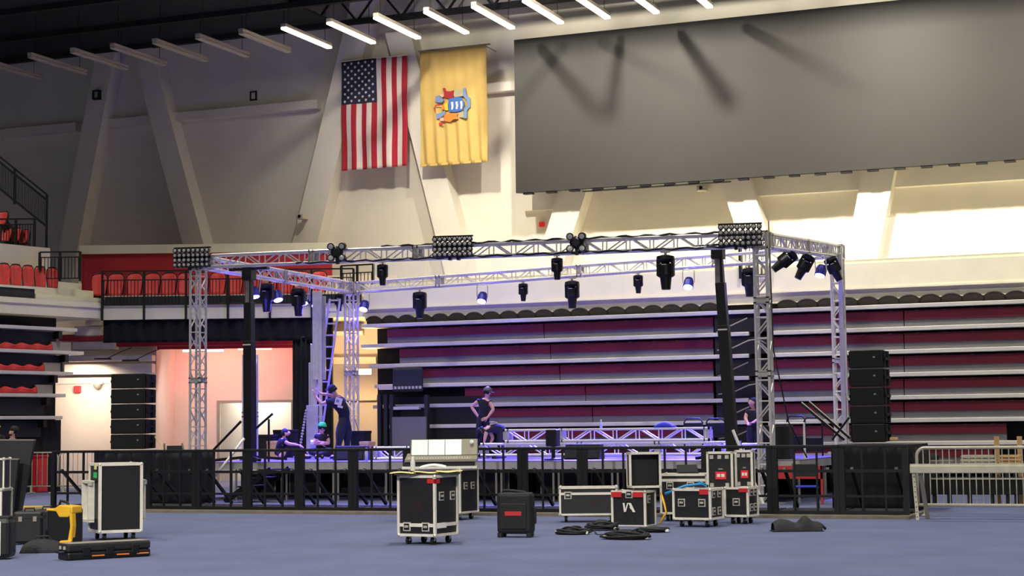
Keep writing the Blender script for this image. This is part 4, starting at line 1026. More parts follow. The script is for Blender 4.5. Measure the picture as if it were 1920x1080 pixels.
# flat case
p = PZ(196, 1046); o = thing('equipment_case', 'long flat black plastic case lying in front of the tall road case', 'case', p, 1.0)
MB().bb((-.54, -.17, 0), (.54, .17, .10)).build('base_shell', M['black'], o, bevel=.025)
MB().bb((-.54, -.17, .10), (.54, .17, .2)).build('lid', M['bag'], o, bevel=.025)
MB().bb((-.52, -.15, .2), (.52, .15, .205)).build('top_face', M['steelgrey'], o)
for x in (-.3, .0, .33): MB().bb((x-.05, -.185, .05), (x+.05, -.17, .16)).build('latch', M['black'], o, bevel=.008)
for x in (-.15, .17, .43): MB().bb((x-.08, -.178, .04), (x+.08, -.171, .055)).build('orange_stripe', M['orange'], o)
MB().tube([(-.54, -.08, .1), (-.60, -.06, .1), (-.60, .06, .1), (-.54, .08, .1)], .015).build('handle', M['black'], o)
for y in (-.08, .06): MB().box((-.545, y, .15), (.02, .04, .04)).build('latch', M['chrome'], o)
# main front case with table top and papers
p = PZ(803, 1019); c = case(0, 0, .57, .57, .78, -.12, 'black road case in the middle foreground with yellow papers on its lid', lid=.17, pos=p, latches=((-.27, .14), (.25, .14)), side_latches=((-.22, .66), (.28, .66)), frame=.035)
sticker(c, 'redtape', (.18, -.308, .82), (.308, -.285, .88), 'red_tape'); sticker(c, 'redtape', (.285, -.308, .82), (.308, -.19, .88), 'red_tape'); sticker(c, 'paper', (.285, -.25, .22), (.303, -.02, .29), 'paper_label')
t = MB()
for k in range(16): 
    a = random.uniform(-.09, .07); b = random.uniform(-.09, .07); t.tube([(a, -.287, .52+b), (a+.03*random.random(), -.287, .55+b), (a+.05, -.287, .54+b+.03*random.random())], .002, 4)
t.build('red_scrawl', M['scrawl'], c)
FT = facing(p); zt = .13+.78+.02
l0 = FT.L(737, 890); l1 = FT.L(866, 890)
o = thing('board', 'dark board with curling edges lying on the foreground road case, under the yellow papers', 'board', FT.W((l0.x+l1.x)/2, 0, zt), YAW)
W = l1.x-l0.x; MB().bb((-W/2+.03, -.3, 0), (W/2-.03, .3, .02)).build('board_panel', M['black'], o, bevel=.005)
o = thing('papers', 'yellowish papers spread on the board on the foreground road case', 'papers', FT.W((l0.x+l1.x)/2, 0, zt+.023), YAW)
for i in range(3): MB().grid(lambda u, v: (-W/2-.03+W*.33*i+(W*.38)*u, -.31+.60*v, .004+.005*math.sin(u*5+i)+.008*math.sin(v*4+u*3+i)**2+.004*i), 10, 8).build('sheet', M['yellowpaper'], o, solid=.004, smooth=True)
o = tag(MB().grid(lambda u, v: (-.18+.36*u, .0+.24*v, .06+.03*math.sin(u*3.1)+.02*v), 10, 4).build('white_paper', M['paper'], None, solid=.005, smooth=True, loc=tuple(FT.W((l0.x+l1.x)/2+.07, .05, zt+.03)), rz=YAW), 'crumpled white sheet on top of the yellow papers', 'papers')
l = FT.L(774, 880); o = thing('water_bottle', 'clear plastic water bottle standing on the foreground road case', 'bottle', FT.W(l.x, 0, zt+.05))
MB().lathe([(.03, 0), (.033, .02), (.033, .12), (.02, .16), (.014, .18)], (0, 0, 0)).build('body', M['bluebottle'], o, smooth=True); MB().cyl((0, 0, .175), (0, 0, .2), .016, 10).build('cap', M['white'], o)
# console on a case behind
Yc = 24.4; pc_ = PZ(828, 975); FK = facing(pc_)
c = case(0, 0, 1.0, .6, .72, YAW-.5, 'black road case carrying the mixing desk behind the foreground case', pos=FK.W(.03, .25, 0), latches=((.38, .75),), side_latches=((-.2, .62), (.2, .62)), frame=.03)
l0 = FK.L(755, 860); l1 = FK.L(895, 860)
W = l1.x-l0.x; zc_ = .965
o = thing('mixing_desk', 'open mixing desk with three lit screens on its case behind the foreground case', 'mixing desk', FK.W((l0.x+l1.x)/2, .1, zc_), YAW)
MB().bb((-W/2, -.35, -.10), (W/2, .42, -.05)).build('case_tray', M['alu'], o, bevel=.01)
MB().bb((-W/2+.02, -.33, -.05), (W/2-.05, .4, .02)).build('case_base', M['black'], o)
MB().prismx([(-.38, .02), (.4, .02), (.4, .16), (-.1, .10), (-.38, .07)], -W/2+.05, W/2-.0).build('body', M['consolegrey'], o, bevel=.01)
sA = Vector((0, .12, .16)); tl = .34
t = MB(); t.prismx([(.10, .13), (.28, .40), (.34, .40), (.40, .13)], -W/2+.12, W/2).build('screen_hood', M['consolegrey'], o, bevel=.01)
for i in range(3):
    xx = -W/2+.14+i*.29; 
    s_ = MB().prismx([(.085, .135), (.255, .392), (.263, .388), (.093, .131)], xx, xx+.275).build('screen', M['screenglow'], o)
MB().lathe([(.001, .0), (.035, .0), (.035, .03), (.001, .035)], (W/2-.1, .2, .34), (0, -1, .6), 12).build('round_lamp', M['screenglow'], o)
t = MB()
for i in range(24): t.box((-W/2+.12+i*.045, -.28, .09), (.015, .03, .02))
t.build('faders', M['white'], o)
# suitcase
p = PZ(968, 1007); o = thing('suitcase', 'black upright fabric suitcase with a red luggage label', 'suitcase', p, YAW-.25)
MB().bb((-.25, -.15, .05), (.25, .15, .63)).build('body', M['bag'], o, bevel=.05)
MB().bb((-.19, -.17, .12), (.19, -.15, .48)).build('front_pocket', M['bag'], o, bevel=.015)
sticker(o, 'redtape', (-.12, -.178, .31), (.12, -.17, .37), 'red_label')
for x in (-.21, .21): MB().bb((x-.035, -.13, 0), (x+.035, -.03, .07)).build('foot', M['rubber'], o, bevel=.01)
for x in (-.2, .2): MB().cyl((x-.02, .12, .045), (x+.02, .12, .045), .045, 12).build('wheel', M['rubber'], o)
MB().tube([(-.2, 0, .61), (-.18, 0, .66), (-.05, 0, .655), (.12, 0, .635), (.2, 0, .6)], .02, 8).build('top_handle', M['rubber'], o, smooth=True)
MB().tube([(.25, 0, .42), (.285, 0, .4), (.285, 0, .2), (.25, 0, .18)], .015, 6).build('side_handle', M['rubber'], o)
# long low case
p = PZ(1104, 978); c = case(0, 0, .92, .5, .43, YAW-.05, 'long low black road case left of the case with white initials', lid=.78, pos=p, latches=((-.36, .72),), frame=.03)
t = MB()
for k in range(14): a = random.uniform(.02, .2); b = random.uniform(-.08, .06); t.tube([(a, -.252, .32+b), (a+.03, -.252, .35+b), (a+.05, -.252, .33+b)], .002, 4)
t.build('pink_scrawl', M['scrawl'], c)
# open case with white initials
p = PZ(1189, 985); cI = case(0, 0, .54, .46, .53, YAW-.42, 'open black road case with two white letters on its side', pos=p, wheels=False, latches=((.02, .93),), side_latches=((-.15, .78),), frame=.035)
for a, b in ((-.26, -.15), (.1, .2)): sticker(cI, 'redtape', (a-.01, -.285, .45), (b+.05, -.262, .53), 'red_tape')
lt = MB()
def stroke(x0, z0, x1, z1, w_=.028): lt.bar((x0, -.268, z0), (x1, -.268, z1), .012, w_, (1, 0, 0)) if False else lt.prism([(x0-w_/2, z0), (x0+w_/2, z0), (x1+w_/2, z1), (x1-w_/2, z1)], -.272, -.262)
stroke(-.07, .36, -.05, .22); stroke(0, .36, -.045, .22, .02); stroke(.03, .36, .10, .22, .04); stroke(.035, .3, .06, .26, .02)
lt.build('white_letters', M['white'], cI)
def open_lid(pxa, pxb, ytop, ybot, Y, rz, label, inner=True, dep=.22):
    F2 = facing(PY((pxa+pxb)/2, ybot, Y)); a = F2.L(pxa, ytop); b = F2.L(pxb, ybot)
    o = thing('road_case', label, 'case', F2.W((a.x+b.x)/2, 0, b.z), YAW+rz); W, H = (b.x-a.x), a.z-b.z; f = .035
    t = MB()
    for yy in (-dep/2, dep/2):
        for xx in (-W/2, W/2-f): t.bb((xx, yy-.015, 0), (xx+f, yy+.015, H))
        for zz in (0, H-f): t.bb((-W/2, yy-.015, zz), (W/2, yy+.015, zz+f))
    for xx in (-W/2, W/2-f):
        for zz in (0, H-f): t.bb((xx, -dep/2, zz), (xx+f, dep/2, zz+f))
    t.build('edge_trim', M['alu'], o)
    MB().bb((-W/2+.01, dep/2-.02, .01), (W/2-.01, dep/2, H-.01)).bb((-W/2+.01, -dep/2, .01), (-W/2+.02, dep/2, H-.01)).bb((W/2-.02, -dep/2, .01), (W/2-.01, dep/2, H-.01)).bb((-W/2, -dep/2, H-.02), (W/2, dep/2, H-.01)).bb((-W/2, -dep/2, .01), (W/2, dep/2, .02)).build('shell', M['ply'], o)
    if not inner: MB().bb((-W/2+f, -dep/2-.0, f), (W/2-f, -dep/2+.012, H-f)).build('face_panel', M['ply'], o)
    return o, W, H, dep
open_lid(1176, 1238, 848, 914, p.y+.1, .12, 'open road case shell standing upright on the case with white letters, lined in black')
for i, (a, b, yt, yb, dy, lb) in enumerate(((1326, 1378, 847, 918, .25, 'left upright black case lid with a red sticker'), (1379, 1415, 844, 916, .6, 'right upright black case lid with a red sticker'))):
    o, W, H, dep = open_lid(a, b, yt, yb-1, PZ(1374, 982).y+.0+dy*.4, -.35, lb, False, .16)
    y = -dep/2-.012
    MB().bb((-W*.16, y-.01, H*.27), (W*.24, y, H*.47)).build('red_sticker', M['signred'], o)
    MB().bb((-W*.10, y-.014, H*.33), (W*.02, y-.008, H*.41)).bb((W*.06, y-.014, H*.33), (W*.18, y-.008, H*.41)).build('sticker_marks', M['white'], o)
    MB().bb((-W*.05, y-.01, H*.52), (W*.12, y, H*.56)).build('handwriting', M['steelgrey'], o)
    for fx, fz in ((-.3, .12), (.28, .12), (-.3, .86), (.28, .86), (0, .86)): MB().bb((fx*W-.03, y-.012, fz*H-.03), (fx*W+.03, y, fz*H+.03)).build('latch', M['chrome'], o)
# cases under those lids
p1 = PZ(1310, 987)
c = case(0, 0, .60, .5, .44, YAW-.5, 'black road case with red tape on one corner, right of the white-lettered case', pos=p1, latches=((-.28, .55), (.28, .55)), side_latches=((-.25, .25), (.2, .25), (-.25, .85), (.2, .85)), frame=.035)
sticker(c, 'redtape', (.13, -.267, .50), (.315, -.25, .58), 'red_tape')
p2 = PZ(1374, 982)
c = case(0, 0, .38, .42, .43, YAW-.5, 'black road case at the right end of the group of cases', pos=p2+Vector((.12, .1, 0)), latches=((.0, .5),), side_latches=((-.2, .3), (.2, .3), (-.2, .85), (.2, .85)), frame=.035)
sticker(c, 'redtape', (.05, -.235, .5), (.2, -.21, .56), 'red_tape')
p3 = PZ(1283, 976)
c = case(0, 0, .75, .6, .62, YAW-.25, 'black road case behind the red-taped case with a laptop on top', lid=.86, pos=p3+Vector((.02, .1, 0)), latches=((-.3, .72), (.15, .72)), frame=.035)
pt = p3+Vector((.05, .1, .77)); o = thing('laptop', 'small dark laptop lying on the rear road case', 'laptop', pt, .4)
MB().bb((-.17, -.12, 0), (.17, .12, .02)).build('base', M['black'], o); MB().box((0, .13, .07), (.34, .015, .14), Matrix.Rotation(-.5, 3, 'X')).build('screen', M['black'], o)
t = MB(); q = p1; t.tube([q+Vector((-.5, -.1, .50)), q+Vector((-.2, .0, .62)), q+Vector((.0, .15, .64)), q+Vector((.1, .2, .61)), q+Vector((-.05, .2, .68))], .022, 6)
tag(t.build('blue_hose', M['bluetape'], smooth=True), 'bright blue hose draped over the red-taped road case', 'hose')
t = MB(); q = PZ(1240, 985); t.tube([q+Vector((-.03, .1, .5)), q+Vector((.05, 0, .35)), q+Vector((.1, -.05, .2)), q+Vector((.0, -.1, .03))], .018, 5)
tag(t.build('yellow_strap', M['yellow'], smooth=True), 'yellow strap trailing down beside the white-lettered case', 'strap')
# cable piles
def pile(px, py, w, d, h, seed, label):
    rnd = random.Random(seed); p = PZ(px, py); o = thing('cable_pile', label, 'cables', p)
    for k in range(9):
        t = MB(); pts = []; a0 = rnd.random()*6.28; rr = rnd.uniform(.45, 1); zz = rnd.uniform(.02, h)
        for i in range(22):
            a = a0+i*2*math.pi/18; pts.append((w/2*rr*math.cos(a)*(1+.1*math.sin(3*a+k)), d/2*rr*math.sin(a), max(.015, zz*(1-.5*rr)*(1+.25*math.sin(2*a+k)))))
        t.tube(pts, .016, 5); t.build('cable_coil', M['rubber'], o, smooth=True)
    def f(u, v):
        a = u*2*math.pi; r = v; return (w*.42*r*math.cos(a), d*.42*r*math.sin(a), .01+h*.75*(1-r*r)*(1+.25*math.sin(5*a)*r))
    MB().grid(f, 24, 6).build('bag', M['bag'], o, smooth=True)
    for s in (-.42, .45): MB().box((s*w, -.05, .03), (.05, .04, .04)).build('connector', M['white'], o, bevel=.008)
    return p
pile(1073, 1002, .52, .35, .13, 1, 'flat coil of black cable at the left of the cables on the floor')
pile(1128, 994, .5, .4, .2, 2, 'heap of black cable in front of the white-lettered case')
pile(1174, 1011, .7, .4, .17, 3, 'largest black cable bag, nearest of the cable heaps on the floor')
pile(1225, 998, .5, .3, .1, 4, 'low black cable coil in front of the red-taped case')
t = MB(); a = PZ(1095, 1000); b = PZ(1120, 1003); t.tube([a, a+Vector((.15, .02, .04)), b, b+Vector((.2, -.1, .02))], .012); tag(t.build('loose_cable', M['rubber'], smooth=True), 'loose black cable joining the two left cable heaps', 'cable')
p = PZ(1494, 996); o = thing('sand_bag', 'empty black saddle bag lying on the blue floor in front of the right tower', 'bag', p, YAW)
def f(u, v):
    a = v*math.pi; x = (u-.5)*.70; r = .085+.055*math.exp(-((u-.2)/.14)**2)+.075*math.exp(-((u-.68)/.15)**2)
    return (x, -.17*math.cos(a), .01+r*1.3*math.sin(a)+.012*math.sin(u*22)*math.sin(a))
MB().grid(f, 36, 10).build('bag_body', M['bag'], o, smooth=True); MB().bb((-.37, -.16, 0), (.37, .16, .012)).build('bag_base', M['bag'], o)
MB().tube([(.28, -.1, .1), (.35, -.1, .09), (.40, -.12, .03)], .02).build('strap', M['bag'], o, smooth=True)
# ---- left foreground group
p = PZ(80, 1036); o = thing('duffel_bag', 'low black duffel bag on the floor left of the flat case', 'bag', p, YAW+.1)
MB().grid(lambda u, v: ((u-.5)*.55, -.14*math.cos(v*math.pi), .01+.17*math.sin(v*math.pi)**.6*(math.sin(u*math.pi)**.35)), 20, 10).build('bag_body', M['bag'], o, smooth=True)
MB().bb((-.27, -.14, 0), (.27, .14, .02)).build('bag_base', M['bag'], o)
MB().tube([(-.1, 0, .17), (-.08, 0, .21), (.08, 0, .21), (.1, 0, .17)], .012).build('handle', M['bag'], o)
for i, (px, py, w_, h_) in enumerate(((55, 1020, .40, .46), (88, 1012, .30, .44))):
    p = PZ(px, py); o = thing('equipment_case', ['dark plastic case standing behind the low duffel bag, left one', 'dark plastic case between the duffel bag and the yellow-edged speaker'][i], 'case', p, YAW+.1)
    MB().bb((-w_/2, -.15, .02), (w_/2, .15, h_)).build('body', M['black'], o, bevel=.03); MB().bb((-w_/2-.01, -.16, h_*.8), (w_/2+.01, .16, h_*.86)).build('rim', M['rubber'], o)
    MB().tube([(-.07, 0, h_), (-.06, 0, h_+.04), (.06, 0, h_+.04), (.07, 0, h_)], .012).build('handle', M['black'], o)
    for x in (-w_*.25, w_*.25): MB().bb((x-.025, -.17, h_*.7), (x+.025, -.15, h_*.85)).build('latch', M['steelgrey'], o)
p = PZ(122, 1020); o = thing('tool_box', 'black tool box with yellow orange trim standing left of the tall road case', 'box', p, YAW-.3)
MB().bb((-.2, -.15, .02), (.2, .15, .50)).build('body', M['black'], o, bevel=.03)
MB().prism([(-.21, .50), (-.21, .47), (-.05, .46), (0, .38), (.14, .38), (.21, .44), (.21, .53), (0, .55), (-.08, .50)], -.165, .1).build('yellow_lid', M['yellow'], o, bevel=.03)
MB().prism([(.13, .02), (.19, .0), (.215, .25), (.20, .5), (.15, .5), (.17, .25)], -.165, -.05).build('yellow_side', M['yellow'], o, bevel=.02)
MB().prism([(-.06, .0), (.2, .0), (.22, .07), (.05, .06)], -.2, -.15).build('yellow_foot', M['yellow'], o, bevel=.015)
MB().tube([(-.1, 0, .52), (-.08, 0, .6), (.02, .02, .58), (.06, 0, .52)], .02).build('handle', M['bag'], o, smooth=True)
p = PZ(8, 1048); o = thing('suitcase', 'black rolling case cut by the left edge of the picture, with a pale zip line', 'suitcase', p, YAW)
MB().bb((-.3, -.16, .02), (.11, .16, .5)).build('body', M['black'], o, bevel=.05); MB().bb((-.02, -.168, .05), (.0, -.155, .47)).build('zip_line', M['alu'], o)
MB().bb((-.28, -.1, .49), (.08, .1, .53)).build('top_handle', M['rubber'], o, bevel=.01)
c = case(0, 0, .5, .5, .62, YAW, 'black road case at the left edge of the picture behind the rolling case', pos=PZ(-58, 1022)+Vector((-.08, .5, 0)), latches=((.3, .1),), frame=.035)
p = PZ(-4, 1010); c = case(0, 0, .3, .3, .42, YAW, 'small case with aluminium edge stacked at the left picture edge', pos=PZ(-58, 1022)+Vector((.05, .5, .77)), wheels=False, latches=(), frame=.02)
# big dark upright panels
FPn = facing(PZ(35, 985)+Vector((0, 1.0, 0)))
for i, (pts, m_, lb) in enumerate((([(-30, 960), (35, 960), (64, 826), (-30, 826)], 'ply', 'large dark slanted panel standing behind the cases at the left edge'), ([(-30, 985), (20, 985), (34, 862), (-30, 862)], 'black', 'darker low panel in front of the large slanted panel at the left edge'))):
    q = [FPn.L(a, b, .35 if i == 0 else 0) for a, b in pts]; o = thing('flat_panel', lb, 'panel', FPn.W(0, .35 if i == 0 else 0, 0), FPn.rz)
    MB().prism([(v.x, max(v.z, 0) if j > 1 else 0) for j, v in enumerate(q)], 0, .12).build('panel_face', M[m_], o)
    MB().bar((q[3].x, 0.06, q[3].z+.01), (q[2].x, .06, q[2].z+.01), .13, .02).build('top_edge', M['steelgrey'], o)
# crowd barriers (steel) far left behind
def steel_barrier(fr, x0, x1, H, label, leg=True, z=0, nb=None, r=.02, m='steel', corner='both'):
    o = thing('steel_barrier', label, 'barrier', fr.W(x0, 0, z), fr.rz); W = x1-x0; R = .14
    pts = [(0, 0, .18)]
    for k in range(6): a = math.pi-k*math.pi/10; pts.append((R+R*math.cos(a), 0, H-R+R*math.sin(a)))
    for k in range(6): a = math.pi/2-k*math.pi/10; pts.append((W-R+R*math.cos(a), 0, H-R+R*math.sin(a)))
    pts += [(W, 0, .18), (0, 0, .18)]
    MB().tube(pts, r, 8).build('frame', M[m], o, smooth=True)
    nb = nb or int(W/.115); t = MB()
    for i in range(1, nb): t.cyl((W*i/nb, 0, .18), (W*i/nb, 0, H-.01), .009, 6)
    t.build('bars', M[m], o)
    for x in (.12, W-.12):
        t = MB(); t.bar((x, -.28, .02), (x, .28, .02), .06, .02); t.bb((x-.025, -.025, .02), (x+.025, .025, .2)); t.build('foot', M[m], o)
    return o
fr = facing(PZ(60, 925)); steel_barrier(fr, fr.L(50, 900).x, fr.L(108, 900).x, 1.05, 'steel barrier standing behind the dark panels at the left')
steel_barrier(fr, fr.L(110, 900).x, fr.L(190, 900).x, 1.05, 'steel barrier behind the first barricade sections at the left')
p = fr.hit(68, 945, .8); o = thing('storage_bin', 'red plastic bin behind the steel barrier at the left', 'bin', (p.x, p.y, 0)); MB().bb((-.22, -.2, 0), (.22, .2, .95)).build('body', M['redbox'], o, bevel=.03); MB().bb((-.24, -.22, .92), (.24, .22, .98)).build('lid', M['redbox'], o, bevel=.02)
p = PZ(72, 955); o = tag(MB().bb((-.45, -.08, 0), (.22, .08, .07)).build('yellow_kerb_ramp', M['yellow'], None, bevel=.01, loc=tuple(p), rz=YAW), 'yellow ramp edge on the floor behind the tool box', 'ramp')
# red chairs / folding stuff at left behind barricade
def folding_chair(p, rz, label, m='redseat', name='folding_chair', open_=False, group=None):
    o = thing(name, label, 'chair', p, rz, group)
    for s in (-.21, .21):
        MB().tube([(s, -.22, 0), (s, .1, .46), (s, .17, .85)], .013, 6).build('frame_side', M['black'], o, smooth=True); MB().tube([(s, .2, 0), (s, -.18, .44)], .013, 6).build('leg', M['black'], o)
    MB().bb((-.2, -.2, .43), (.2, .18, .46)).build('seat', M[m], o, bevel=.01); MB().bb((-.2, .12, .62), (.2, .15, .84)).build('backrest', M['trackdark'], o, bevel=.01)
    return o
folding_chair(PY(1512, 960, 30.2)*1+Vector((0, 0, -PY(1512, 960, 30.2).z)), .3, 'black folding chair with a blue seat behind the barricade, beside the right platform', 'bluecloth')
# red leaning panel case near the left tower
p = PY(334, 900, 31.6); o = thing('folding_sign', 'dark folded board with a red lower part leaning behind the left barricade', 'board', (p.x, p.y, 0), YAW)
MB().prism([(-.25, .5), (.28, .5), (.1, 1.25), (-.25, 1.25)], 0, .05).build('board_panel', M['trackdark'], o); MB().prism([(-.3, .25), (.35, .25), (.28, .55), (-.27, .55)], -.02, .06).build('red_panel', M['redpanel'], o)
MB().cyl((.36, .0, 0), (.08, 0, 1.3), .02, 6).cyl((-.3, .0, 0), (-.3, 0, 1.3), .02, 6).build('leg', M['steelgrey'], o)
# black stair rails and white brace at left front of stage
o = thing('stage_stair', 'black stair rails climbing to the stage left of the black lift mast', 'stairs', (0, 0, 0))
for a, b, Y in (((396, 848), (452, 790), 32.6), ((470, 812), (511, 776), 33.9)):
    MB().cyl(PY(*a, Y), PY(*b, Y), .028, 8).build('hand_rail', M['black'], o)
A = PY(504, 786, 33.9); MB().cyl(A, (A.x, A.y, DECK), .025, 8).build('rail_post', M['black'], o)
for k in range(4):
    A = PY(400+k*0, 900, 32.6); x = PY(440+18*k, 870, 32.4).x; MB().bb((x-.05, 32.2, .18*(k+1)-.03), (x+.3, 33.1, .18*(k+1))).build('tread', M['black'], o)
for yy in (32.25, 33.05): MB().bar((PY(436, 870, 32.4).x-.1, yy, .02), (PY(500, 870, 32.4).x+.2, yy, .72), .04, .12).build('stringer', M['black'], o)
A = PY(458, 822, 32.3); B = PY(373, 932, 32.0); o = tag(MB().cyl(A, B, .03, 8).build('diagonal_brace', M['truss'], smooth=True), 'long bright diagonal pole leaning across the left front of the stage', 'pole')
A = PY(1374, 806, 32.6); B = PY(1392, 850, 32.6); o = tag(MB().cyl(A, B+(B-A)*((B.z-.02)/(A.z-B.z)), .03, 8).build('white_pole', M['white']), 'white pole leaning by the right lift mast', 'pole')
# speakers / people gear
p = PY(992, 856, 32.6); o = thing('speaker_on_stand', 'narrow black speaker standing on a short stand before the blue-lit truss', 'speaker', (p.x, 34.0, DECK))
zz = PY(992, 806, 34.0).z-DECK; MB().bb((-.13, -.12, zz*.45), (.12, .12, zz)).build('cabinet', M['black'], o, bevel=.02); MB().cyl((0, 0, .03), (0, 0, zz*.5), .04).build('pole', M['black'], o); MB().lathe([(.2, 0), (.2, .03), (.05, .05)], (0, 0, 0)).build('base', M['black'], o)
for i, px in enumerate((1300, 1342)):
    q = PY(px, 800, 38.6); o = thing('folding_chair', 'black tubular chair back standing upright beyond the stage trusses, %s one' % ('left' if i == 0 else 'right'), 'chair', (q.x, 38.6, DECK))
    zz = PY(px, 785, 38.6).z-DECK; w_ = .22; MB().tube([(-w_, 0, 0), (-w_, 0, zz-.08), (-w_+.06, 0, zz), (w_-.06, 0, zz), (w_, 0, zz-.08), (w_, 0, 0)], .02, 6).build('frame', M['black'], o, smooth=True); MB().bb((-w_, -.01, zz-.4), (w_, .01, zz-.1)).build('backrest', M['blackmatt'], o); MB().bb((-w_, -.2, .42), (w_, .2, .46)).build('seat', M['blackmatt'], o)
q = PY(1247, 800, 36.2); o = tag(MB().grid(lambda u, v: (q.x-.23+.46*u, 36.2-.15+.3*v, 1.53+.11*math.sin(u*math.pi)**.7*math.sin(v*math.pi)**.5), 16, 8).build('cloth_bag', M['bluecloth'], smooth=True, solid=.01), 'blue cloth bundle lying on the upper box truss', 'bag')
q = PY(1127, 792, 36.2); o = thing('water_bottle', 'small clear bottle standing on the upper box truss', 'bottle', (q.x, 36.2, 1.52)); MB().lathe([(.03, 0), (.033, .1), (.015, .15), (.015, .17)], (0, 0, 0)).build('body', M['bluebottle'], o, smooth=True); MB().cyl((0, 0, .17), (0, 0, .19), .017).build('cap', M['white'], o)
# white/silver rolling case and black cabinets at right of stage
q = PY(1478, 862, 34.5); o = thing('guitar_cabinet', 'black cabinet on the right corner of the stage with a white frame beside it', 'speaker', (q.x, 34.3, DECK))
MB().bb((-.35, -.2, 0), (.12, .25, .68)).build('cabinet', M['black'], o, bevel=.02); t = MB(); t.tube([(-.4, .3, 0), (-.4, .3, .72), (.32, .3, .72), (.32, .3, 0)], .03, 6); t.build('frame', M['white'], o)
for i, (px, zt) in enumerate(((1492, 780), (1524, 783))):
    Y = 37.5; q = PY(px, zt, Y); o = thing('folding_chair', 'black tubular chair standing behind the front right tower, %s one' % ('nearer the tower' if i == 0 else 'nearer the speaker stack'), 'chair', (q.x, Y, DECK-.3))
    zz = q.z-DECK+.3; w_ = .2; MB().tube([(-w_, 0, 0), (-w_, 0, zz-.08), (-w_+.06, 0, zz), (w_-.06, 0, zz), (w_, 0, zz-.08), (w_, 0, 0)], .02, 6).build('frame', M['black'], o, smooth=True)
    MB().bb((-w_, -.01, zz-.75), (w_, .01, zz-.45)).build('backrest', M['blackmatt'], o)
# ---- right steel barriers
x0 = PY(1720, 900, 28.9).x; fr = Fr((0, 29.2), 0)
steel_barrier(fr, fr.L(1720, 900).x, fr.L(1995, 900).x, 1.13, 'long steel crowd barrier with thin bars at the right edge', nb=22, r=.028)
q0 = PZ(1713, 975); zt = PY(1713, 879, q0.y).z
o = thing('scaffold_bench', 'grey metal beam on perforated legs standing in front of the steel barrier at the right', 'bench', (q0.x, q0.y, 0))
Wb = 4.2; MB().bb((-.03, -.05, zt-.07), (Wb, .08, zt+.05)).build('beam', M['steel'], o, bevel=.01)
MB().bb((-.03, -.02, zt+.05), (Wb, .14, zt+.075)).build('top_ledge', M['steel'], o)
for X in (.02, Wb-.2):
    t = MB(); t.bar((X, 0, zt-.05), (X+.05, -.02, 0), .05, .03); l = t.build('leg', M['steel'], o)
    t = MB(); 
    for k in range(9): t.cyl((X+.045-.035*k/9, -.036, .05+k*.08), (X+.045-.035*k/9, -.03, .05+k*.08), .009, 8)
    t.build('leg_holes', M['black'], l)
    MB().bar((X+.15, .35, 0), (X+.1, .05, zt-.05), .06, .04).build('rear_leg', M['steelgrey'], o)
for i, px in enumerate((1868, 1911)):
    q = PY(px, 818, 33.3); o = tag(MB().bb((q.x-.045, 33.3, 0), (q.x+.045, 33.36, q.z)).build('timber_post', M['wood']), 'upright raw timber post behind the right steel barrier, %s of the two' % ('left' if i == 0 else 'right'), 'post')
# stacked boards / gear behind barrier
fr = Fr((0, 32.5), 0)
for i, (a, b, yt, yb, m_, lb) in enumerate(((1735, 1790, 862, 880, 'steelgrey', 'grey stacked frames behind the steel barrier, left part'), (1800, 1870, 852, 872, 'steel', 'pale metal frames behind the steel barrier, middle part'), (1872, 1916, 852, 870, 'wood', 'timber boards between the two upright posts'), (1728, 1930, 896, 928, 'blackmatt', 'long low black staging behind the bars of the steel barrier'))):
    A = fr.L(a, yt); B = fr.L(b, yb); o = thing('stacked_frames' if i < 2 else ('timber_stack' if i == 2 else 'low_staging'), lb, ['frames', 'frames', 'timber', 'staging'][i], (A.x, 32.5, 0))
    W = B.x-A.x
    if i == 3: MB().bb((0, 0, max(B.z, 0)), (W, .6, A.z)).build('body', M[m_], o); MB().bb((0, -.02, A.z-.03), (W, 0, A.z)).build('edge', M['steel'], o)
    else:
        for k in range(3): MB().bb((0, .05*k, B.z+(A.z-B.z)*k/3), (W*(1-.05*k), .3+.1*k, B.z+(A.z-B.z)*(k+.7)/3)).build('frame_layer' if i < 2 else 'board', M[m_], o)
        MB().bb((.1, .05, 0), (.16, .25, B.z)).bb((W-.16, .05, 0), (W-.1, .25, B.z)).build('support', M['trackdark'], o)
